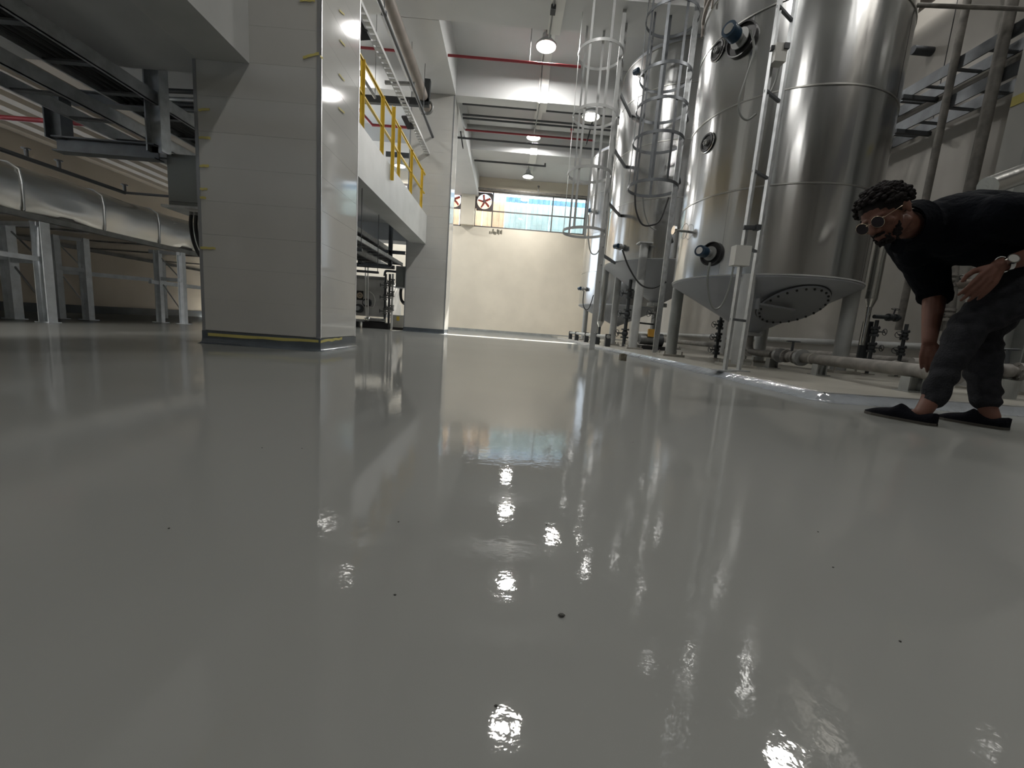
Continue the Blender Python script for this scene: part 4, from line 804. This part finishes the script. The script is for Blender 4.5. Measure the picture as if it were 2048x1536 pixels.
def highbay(x, y, z, lab, e=1., grp='round high-bay lamps'):
    t = thing('high_bay_lamp', lab, 'lamp', (x, y, z), grp); c = (x, y, z)
    MB().lathe([(.215, -.0), (.20, .03), (.13, .10), (.09, .12), (.085, .22), (0, .225)], c, n=32).build('reflector', 'galv', t)
    MB().ring(c, (0, 0, 1), .195, .022, 32, w=.02).build('rim', 'leg_paint', t)
    MB().lathe([(0, .0), (.17, .002), (.192, .012)], c, n=32).build('lens', 'lens', t)
    MB().cyl((x, y, z + .22), (x, y, min(ZC, z + .32) - .0), .015, n=8).build('stem', 'steel_grey', t)
    l = bpy.data.lights.new('lamp_light', 'AREA'); l.shape = 'DISK'; l.size = .36; l.energy = LAMP_W * e; l.color = (1, .975, .94)
    lo = bpy.data.objects.new('lamp_light', l); COL.objects.link(lo); lo.location = (x, y, z - .012)
ZL = 5.84
pos = {15.72: 'round ceiling lamp farthest away before the far window wall', 12.62: 'round ceiling lamp in the middle of the hall beyond the cross pipes', 8.77: 'brightest round ceiling lamp below the trunking', 5.33: 'round ceiling lamp above the near part of the hall floor', 2.0: 'round ceiling lamp over the viewer', -1.6: 'round ceiling lamp behind the viewer', -4.6: 'round ceiling lamp last behind the viewer'}
EN = {15.72: 1.5, 12.62: 1.9, 8.77: 1.6, 5.33: 1.0, 2.0: .5, -1.6: .4, -4.6: .4}
for y, l in pos.items(): highbay(XLp, y, ZL, l, EN[y])
highbay(-4.35, 15.7, ZL, 'round ceiling lamp above the mezzanine near the far window', 2)
highbay(-4.1, 9.4, ZL, 'round ceiling lamp above the mezzanine, not far from the far column'); highbay(-4.1, 3.0, ZL, 'round ceiling lamp above the mezzanine over the near column')
highbay(4.6, 5.06, ZL, 'round ceiling lamp behind the top of the nearest tank'); highbay(4.6, 1.2, ZL, 'round ceiling lamp over the right wall nearest the viewer'); highbay(1.6, 10.0, ZL - .6, 'round ceiling lamp between the second and third tanks')
def fill_tube(x, y, z, lab, e):  # added fill: out-of-view tube to brighten the duct, rack and near column
    t = thing('fill_tube', lab, 'lamp', (x, y, z), 'added fill tubes under the mezzanine'); MB().box(x - .05, x + .05, y - .62, y + .62, z + .02, z + .07).build('housing', 'leg_paint', t, smooth=False); MB().tube([V(x, y - .6, z), V(x, y + .6, z)], .014, 10).build('tube', 'lens', t)
    l = bpy.data.lights.new('fill_tube_lamp', 'AREA'); l.shape = 'RECTANGLE'; l.size = .05; l.size_y = 1.2; l.energy = e; l.color = (1, .96, .9)
    lo = bpy.data.objects.new('fill_tube_lamp', l); COL.objects.link(lo); lo.location = (x, y, z - .02)
fill_tube(-4.58, 1.5, 2.30, 'added fill tube under the mezzanine, out of view beside the viewer', 60)
# ---------------------------------------------------------------- outdoors
tag(MB().box(-30, 30, YF + .3, 45, -.25, -.05).build('ground', 'ground_out', smooth=False), 'ground outside the window', 'ground')['kind'] = 'structure'
fc = thing('corrugated_fence', 'corrugated sheet fence outside the long window, blue on top and pale below', 'fence', (0, 18.6, 0))
yy = 18.6
def corr(x0, x1, z0, z1, m, n=None):
    n = 20; mb = MB(); prof = (0, 0, 0, .05, .05)
    for i in range(n + 1):
        x = x0 + (x1 - x0) * i / n; x = x0 + (x1 - x0) * ((i // 5) + (0, .3, .72, .80, .92)[i % 5]) / 4 if i < n else x1; d = -prof[i % 5] if i < n else 0
        mb.v += [(x, yy + d, z0), (x, yy + d, z1), (x, yy + d + .006, z1), (x, yy + d + .006, z0)]
    for i in range(n):
        a = 4 * i; b = a + 4; mb.f += [(a, b, b + 1, a + 1), (a + 2, b + 2, b + 3, a + 3), (a + 1, b + 1, b + 2, a + 2), (a, a + 3, b + 3, b)]
    mb.build('corrugated_sheet', m, fc, smooth=False)
zb_ = AY(1050, 407, yy).z; xt = AY(1010, 430, yy).x
x = xt
while x < 6.5: corr(x, x + .98, 0, zb_ - .02, 'sheet_pale'); corr(x, x + .98, zb_, 5.95, 'sheet_blue'); x += 1.0
x = xt - 1.0
while x > -9: corr(x, x + .98, 0, zb_ - .02, 'sheet_tan' if x < xt - .5 else 'sheet_pale'); corr(x, x + .98, zb_, 5.95, 'sheet_blue' if x < -4 else 'sheet_pale'); x -= 1.0
# rough block left on the floor and tiny specks
q = AZ(1245, 721, 0); tb = MB().box(q.x - .035, q.x + .035, q.y - .035, q.y + .035, 0, .075).box(q.x - .03, q.x + .02, q.y - .036, q.y + .03, .075, .082)
tag(tb.build('wooden_block', 'rough_block', smooth=False), 'small rough brown block standing on the floor near the plinth edge', 'block')
for k, (px, py) in enumerate(((1123, 1232), (338, 1057), (604, 897), (524, 896), (1093, 1050), (1636, 1064), (1666, 1135), (797, 1044), (1266, 885), (1800, 1283), (992, 1412), (790, 1190))):
    q = AZ(px, py, 0); mb = MB(); r = .004 if k == 0 else .0016; mb.ball((q.x, q.y, r * .3), r, 6, 4, (1, .7, .4)); tag(mb.build('floor_speck', 'dust'), 'tiny dark speck of debris on the glossy floor' if k else 'largest dark crumb on the glossy floor in front of the viewer', 'speck', 'specks on the floor')
# ================================================================ THE MAN
def caps(mb, p0, p1, r0, r1, n=14):
    p0, p1 = Vector(p0), Vector(p1); d = (p1 - p0).normalized(); pts = []; rs = []
    for a in (90, 60, 30): t = math.radians(a); pts.append(p0 - d * r0 * math.sin(t)); rs.append(max(.0006, r0 * math.cos(t)))
    pts += [p0, p1]; rs += [r0, r1]
    for a in (30, 60, 90): t = math.radians(a); pts.append(p1 + d * r1 * math.sin(t)); rs.append(max(.0006, r1 * math.cos(t)))
    mb.tube(pts, rs, n); return mb
def chain(mb, pts, rs):
    for i in range(len(pts) - 1): caps(mb, pts[i], pts[i + 1], rs[i], rs[i + 1])
    return mb
def organic(mb, name, m, parent, voxel=.006, it=4, disp=None, **kw):
    me = bpy.data.meshes.new(name); me.from_pydata(mb.v, [], mb.f); me.update(); o = bpy.data.objects.new(name + '_tmp', me); COL.objects.link(o)
    r = o.modifiers.new('r', 'REMESH'); r.mode = 'VOXEL'; r.voxel_size = voxel
    s = o.modifiers.new('s', 'SMOOTH'); s.factor = .5; s.iterations = it
    dg = bpy.context.evaluated_depsgraph_get(); dg.update(); ev = o.evaluated_get(dg); m2 = bpy.data.meshes.new_from_object(ev)
    off = Vector(parent['_w']) if parent is not None else Vector((0, 0, 0)); m2.calc_loop_triangles() if False else None
    nr = [v.normal.copy() for v in m2.vertices]
    for v, n_ in zip(m2.vertices, nr):
        if disp: v.co = v.co + n_ * disp(v.co)
        v.co = v.co - off
    m2.materials.clear(); m2.materials.append(M[m]); m2.name = name; bpy.data.objects.remove(o, do_unlink=True)
    for p in m2.polygons: p.use_smooth = True; p.material_index = 0
    o2 = bpy.data.objects.new(name, m2); COL.objects.link(o2)
    if parent is not None: o2.parent = parent; o2['_w'] = tuple(off)
    for k, x in kw.items(): o2[k] = x
    return o2
def frame3(f, s):
    f = Vector(f).normalized(); s = Vector(s); s = (s - f * s.dot(f)).normalized(); u = s.cross(f).normalized(); return s, f, u   # right, forward, up
man_o = V(2.05, 1.85, 0)
body = MB()
# head, local: x right, y forward, z up
hs, hf, hu = frame3((-.82, -.24, -.54), (-.15, .95, -.28))
HC = AY(1772, 432, 1.84)
RH = Matrix((hs, hf, hu)).transposed()
def HP(x, y, z): return HC + hs * x + hf * y + hu * z
def hball(mb, x, y, z, r, sc=(1, 1, 1), n=14, m=10): return mb.ball(HP(x, y, z), r, n, m, sc, RH)
hball(body, 0, -.012, .035, .1, (.76, .96, .82), 24, 16)      # cranium
hball(body, 0, .03, -.012, .08, (.80, .75, 1.0), 20, 14)      # face mass
hball(body, 0, .036, -.075, .045, (.95, .9, .75), 16, 12)     # jaw / chin
hball(body, 0, .06, -.09, .022, (1.1, .9, .8))                # chin
for s_ in (-1, 1):
    hball(body, s_ * .040, .062, -.018, .024, (1, .7, .8))    # cheek bones
    caps(body, HP(s_ * .05, -.005, -.055), HP(s_ * .022, .055, -.088), .022, .018)   # jaw line
    caps(body, HP(s_ * .012, .083, .022), HP(s_ * .042, .070, .020), .010, .009)     # brow
    hball(body, s_ * .076, -.014, -.002, .029, (.28, .55, 1.05), 12, 10)             # ear
    hball(body, s_ * .081, -.020, .008, .018, (.35, .6, 1), 10, 8)
    hball(body, s_ * .013, .098, -.036, .009)                 # nostrils
    hball(body, s_ * .034, .070, .002, .013)                  # eyelids
caps(body, HP(0, .086, .015), HP(0, .112, -.030), .008, .013)  # nose
caps(body, HP(-.018, .086, -.062), HP(.018, .086, -.062), .0075, .0075); caps(body, HP(-.015, .083, -.072), HP(.015, .083, -.072), .008, .008)   # lips
NB = V(1.93, 1.90, .915)
chain(body, [HP(0, -.035, -.03), HP(0, -.045, -.075), NB], [.058, .056, .066])
# torso (under the shirt), arms, legs
SL, SR = V(2.02, 1.735, .915), V(2.02, 2.07, .90)
chain(body, [NB, V(2.12, 1.9, .93), V(2.35, 1.9, .88), V(2.50, 1.9, .80)], [.07, .13, .13, .13])
EL = V(2.285, 1.66, .80); WL = AY(1997, 531, 1.70)
ER = V(2.19, 2.07, .625); WR = AY(1858, 684, 1.97)
chain(body, [SL, EL, EL.lerp(WL, .35), WL], [.055, .044, .042, .027])
chain(body, [SR, ER, ER.lerp(WR, .3), WR], [.055, .046, .043, .028])
KL, AL = V(2.085, 1.80, .455), V(1.955, 1.765, .105); KR, AR = V(2.30, 1.93, .43), V(2.262, 1.80, .10)
HL, HR = V(2.48, 1.82, .76), V(2.50, 1.98, .76)
chain(body, [HL, KL, AL], [.085, .055, .036]); chain(body, [HR, KR, AR], [.085, .055, .036])
def foot(ank, toe, heel):
    d = (toe - heel).normalized(); 
    caps(body, ank, heel + d * .05 + V(0, 0, .045), .034, .030); caps(body, heel + d * .05 + V(0, 0, .036), toe - d * .12 + V(0, 0, .030), .026, .016)
T1f, H1f = AZ(1730, 825, 0), AZ(1868, 852, 0); T2f, H2f = AZ(1871, 836, 0), AZ(2012, 860, 0)
T1f.z = T2f.z = H1f.z = H2f.z = 0
foot(AL, T1f, H1f); foot(AR, T2f, H2f)
# hands: palm and five fingers each, returned in world points
def hand(mb, wrist, d, n_, side, curl, sz=1., spread=1.):
    # d: direction wrist -> knuckles, n_: back-of-hand normal, thumb on +side of (d x n)
    d = Vector(d).normalized(); n_ = Vector(n_); n_ = (n_ - d * n_.dot(d)).normalized(); a = d.cross(n_).normalized() * side
    P = lambda x, y, z: wrist + (a * x + d * y + n_ * z) * sz
    for k, x in enumerate((.030, .010, -.010, -.029)):
        caps(mb, P(x * .55, .012, 0), P(x, .085 - .004 * abs(k - 1), 0), .0135 * sz, .0105 * sz, 10)
    caps(mb, P(.0, .01, -.002), P(0, .06, -.004), .018 * sz, .017 * sz, 10)
    Ls = ((.030, .044, .025, .020), (.010, .050, .029, .021), (-.010, .046, .027, .020), (-.029, .036, .021, .018))
    for k, (x, l1, l2, l3) in enumerate(Ls):
        p = P(x, .085 - .004 * abs(k - 1), 0); th = curl[0]; sp = (x * 4.2) * spread; q = p
        for l, c, r0, r1 in ((l1, curl[0], .0098, .0088), (l2, curl[1], .0088, .0078), (l3, curl[2], .0078, .0064)):
            th = c; dd = (d * math.cos(th) - n_ * math.sin(th) + a * sp * .25).normalized(); q2 = q + dd * l * sz; caps(mb, q, q2, r0 * sz, r1 * sz, 10); q = q2
    t0 = P(.022, .022, -.008); t1 = P(.050, .052, -.018); t2 = P(.058, .082, -.024); t3 = P(.056, .104, -.030)
    caps(mb, t0, t1, .0155 * sz, .0125 * sz, 10); caps(mb, t1, t2, .0115 * sz, .0100 * sz, 10); caps(mb, t2, t3, .0100 * sz, .0078 * sz, 10)
# left hand resting on the thigh, fingers down-left; right hand hanging by the shin
hl_k = AY(1956, 583, 1.685)
hand(body, WL, hl_k - WL, (-.30, -1, .25), 1, (.30, .55, .75), 1.0)
hr_k = AY(1859, 728, 1.93)
hand(body, WR, hr_k - WR, (-.75, -.65, 0), -1, (.35, .9, 1.3), .95)
PM = thing('person', 'man in black shirt and grey trousers bending forward with one hand on his thigh', 'person', man_o)
PM['_w'] = tuple(man_o)
organic(body, 'body', 'skin', PM, .0045, 2)
# shirt: follows torso, open collar, long left sleeve pushed up, right sleeve rolled at the elbow
sh = MB()
chain(sh, [V(1.985, 1.9, .91), V(2.09, 1.9, .915), V(2.25, 1.9, .90), V(2.42, 1.9, .865), V(2.58, 1.9, .81)], [.105, .155, .165, .165, .160])
sh.ball((2.02, 1.9, .905), .1, 20, 14, (1.0, 1.95, 1.35))
sh.ball((2.16, 1.9, .87), .1, 20, 14, (1.7, 1.85, 1.35))
chain(sh, [SL + V(.02, 0, -.01), SL.lerp(EL, .9) + V(0, 0, .01)], [.095, .062])
chain(sh, [SR, SR.lerp(ER, .55), ER + V(.0, 0, .01)], [.115, .088, .068]); 
cr = (WR - ER).normalized(); sh.cyl(ER - V(0, 0, 0) + cr * .005, ER + cr * .035, .072, n=20)
chain(sh, [NB.lerp(HP(0, -.045, -.075), .62), V(1.90, 1.89, .91), V(2.02, 1.9, .93)], [.070, .086, .125]); sh.ball((2.0, 2.02, .85), .1, 16, 12, (.9, .9, 1.2))
def shd(c): return .007 * mn.noise(c * 9) + .004 * mn.noise(V(c.x * 30, c.y * 12, c.z * 22))
organic(sh, 'shirt', 'cloth_black', PM, .008, 5, shd)
cl = MB(); na = (NB - HP(0, -.045, -.075)).normalized()
cb = NB - na * .012 + (HP(0, -.045, -.075) - NB) * .72; u1 = na.orthogonal().normalized(); v1 = na.cross(u1)
for k in range(28):
    a = 2 * PI * k / 28; dd = u1 * math.cos(a) + v1 * math.sin(a); fr = max(0, -dd.z) 
    for (r, h) in ((.074, -.038 + .012 * fr), (.082, -.040 + .012 * fr), (.094, .0), (.105 + .012 * fr, .022 + .02 * fr), (.080, .03)): cl.v.append(tuple(cb + dd * r + na * h))
for k in range(28):
    for j in range(4): a = k * 5 + j; b = ((k + 1) % 28) * 5 + j; cl.f.append((a, a + 1, b + 1, b))
cl.build('collar', 'cloth_black', PM)
tp = AY(1796, 492, 1.80); MB().obox(tp, ((-.35, -.1, -1), (1, 0, -.3), (0, 1, 0)), (.03, .028, .006)).build('collar_tip', 'cloth_black', PM, smooth=False)
# trousers
tr_ = MB()
def leg_cloth(H, K, A, r):
    chain(tr_, [H, H.lerp(K, .5), K, K.lerp(A, .35), K.lerp(A, .97)], r)
leg_cloth(HL, KL + V(.005, 0, 0), AL + V(0.005, .0, .0), [.135, .106, .070, .058, .046]); leg_cloth(HR, KR, AR + V(0, 0, 0), [.135, .11, .082, .070, .050])
tr_.ball((2.55, 1.9, .80), .1, 18, 12, (1.5, 1.7, 1.5))
def trd(c): return .005 * mn.noise(c * 14) + .004 * math.sin(c.z * 70 + 5 * mn.noise(c * 8)) * (1 if c.z < .28 or .38 < c.z < .56 else .35)
organic(tr_, 'trousers', 'trouser', PM, .007, 3, trd)
# shoes: lofted slip-ons with a thin sole
def shoe(toe, heel, lab):
    L = (toe - heel).length + .012; d = (toe - heel).normalized(); s = V(-d.y, d.x, 0); mb = MB(); so_ = MB(); n = 22; m = 16; h0 = heel - d * .01
    for i in range(n + 1):
        t = i / n; w_ = .034 + .010 * math.sin(PI * min(1, t * 1.05)) + (.004 if .5 < t < .85 else 0); e = max(0, (t - .80) / .20); w_ *= math.sqrt(max(.0, 1 - e**2.2)); e0 = max(0, (.12 - t) / .12); w_ *= math.sqrt(max(.0, 1 - e0**2.5)); w_ = max(.002, w_)
        hh = .060 - .010 * math.sin(PI * min(1, t / .42)) if t < .42 else .062 + .018 * math.exp(-((t - .50) / .06)**2) - .032 * (t - .42) / .58 - .006 * max(0, t - .5)
        hh = max(.016, hh * (1 - .45 * e**1.6)); hh = hh if t > .03 else hh * .9
        c = h0 + d * (L * t)
        for k in range(m):
            a = PI * k / (m - 1); mb.v.append(tuple(c + s * (w_ * math.cos(a) * (1 if math.sin(a) < .5 else .96)) + V(0, 0, .011 + (hh - .011) * (math.sin(a)**.62))))
        for k in (-1, 1): so_.v += [tuple(c + s * (k * (w_ + .003)) + V(0, 0, .001)), tuple(c + s * (k * (w_ + .003)) + V(0, 0, .012))]
    for i in range(n):
        for k in range(m - 1): a = i * m + k; mb.f.append((a, a + 1, a + m + 1, a + m))
        a = i * 4; b = a + 4; so_.f += [(a, a + 1, b + 1, b), (a + 2, b + 2, b + 3, a + 3), (a + 1, a + 3, b + 3, b + 1), (a, b, b + 2, a + 2)]
    mb.f.append(tuple(range(m))); mb.f.append(tuple(n * m + k for k in range(m))[::-1])
    o = mb.build('shoe', 'shoe', PM); so_.build('sole', 'sole', o, smooth=False)
    # opening edge
    pts = []
    for t in [j / 10 for j in range(11)]: pts.append(h0 + d * (L * (.03 + .42 * t)) + s * (-.038) * (1 - .3 * t * t) + V(0, 0, .052 - .004 * math.sin(PI * t) + .02 * t**3))
    return o
shoe(T1f, H1f, 0); shoe(T2f, H2f, 0)
# hair: curly cap of small tufts
hr = MB(); hball(hr, 0, -.020, .043, .103, (.80, .98, .84), 24, 16); rn = random.Random(7)
for k in range(620):
    th = math.acos(rn.uniform(-.35, 1)); ph = rn.uniform(0, 2 * PI); x, y, z = math.sin(th) * math.cos(ph), math.sin(th) * math.sin(ph), math.cos(th)
    if y > .62 and z < .42: continue
    if y > .25 and z < .05: continue
    rr = rn.uniform(1.0, 1.12) + (.10 * rn.random() if y > .3 and z > .3 else 0); hball(hr, x * .080 * rr, -.020 + y * .100 * rr, .043 + z * .087 * rr, rn.uniform(.008, .015), (1, 1, rn.uniform(.6, 1)), 6, 5)
hro = hr.build('hair', 'hair', PM)
bd = MB()
for k in range(330):
    a = rn.uniform(-1.25, 1.25); z = rn.uniform(-.105, -.066); 
    if abs(a) < .38 and -.080 < z < -.055: continue
    rx, ry = .050 + .012 * (z + .105) / .06, .052 + .02 * (abs(a) < .6); lift = .05 * max(0, abs(a) - .7)
    hball(bd, rx * math.sin(a) * 1.05, .022 + ry * math.cos(a) * (1 if z > -.09 else .9), z + lift, rn.uniform(.003, .0065), (1, 1, 1), 6, 5)
for k in range(40): x = rn.uniform(-.022, .022); hball(bd, x, .093 - abs(x) * .3, -.053 + rn.uniform(-.003, .003), .005, (1, .8, .8), 6, 5)
bd.build('beard', 'hair', PM)
gls = MB()
for s_ in (-1, 1):
    c = HP(s_ * .033, .103, .002); o = MB().cyl(c - hf * .0015, c + hf * .0015, .024, n=24).build('sunglass_lens', 'glass_dark', PM); MB().ring(c, hf, .0245, .0014, 24, 6).build('rim', 'gold', o)
    MB().tube([HP(s_ * .056, .100, .008), HP(s_ * .073, .05, .010), HP(s_ * .083, -.012, .012), HP(s_ * .083, -.030, -.004)], .0013, 6).ball(HP(s_ * .057, .101, .010), .003, 8, 6).build('temple_arm', 'gold', PM)
MB().tube([HP(-.012, .106, .006), HP(0, .110, .009), HP(.012, .106, .006)], .0014, 6).build('bridge', 'gold', PM)
# wrist watch
wa = (EL - WL).normalized(); wc = WL + wa * .022
MB().ring(wc, wa, .0315, .0035, 28, w=.018).build('watch_strap', 'chrome', PM); fn = V(-.2, -1, .45); fn = (fn - wa * fn.dot(wa)).normalized()
wo = MB().cyl(wc + fn * .028, wc + fn * .042, .0205, n=24).build('watch_case', 'chrome', PM); MB().cyl(wc + fn * .042, wc + fn * .0432, .0165, n=24).build('dial', 'box_light', wo)
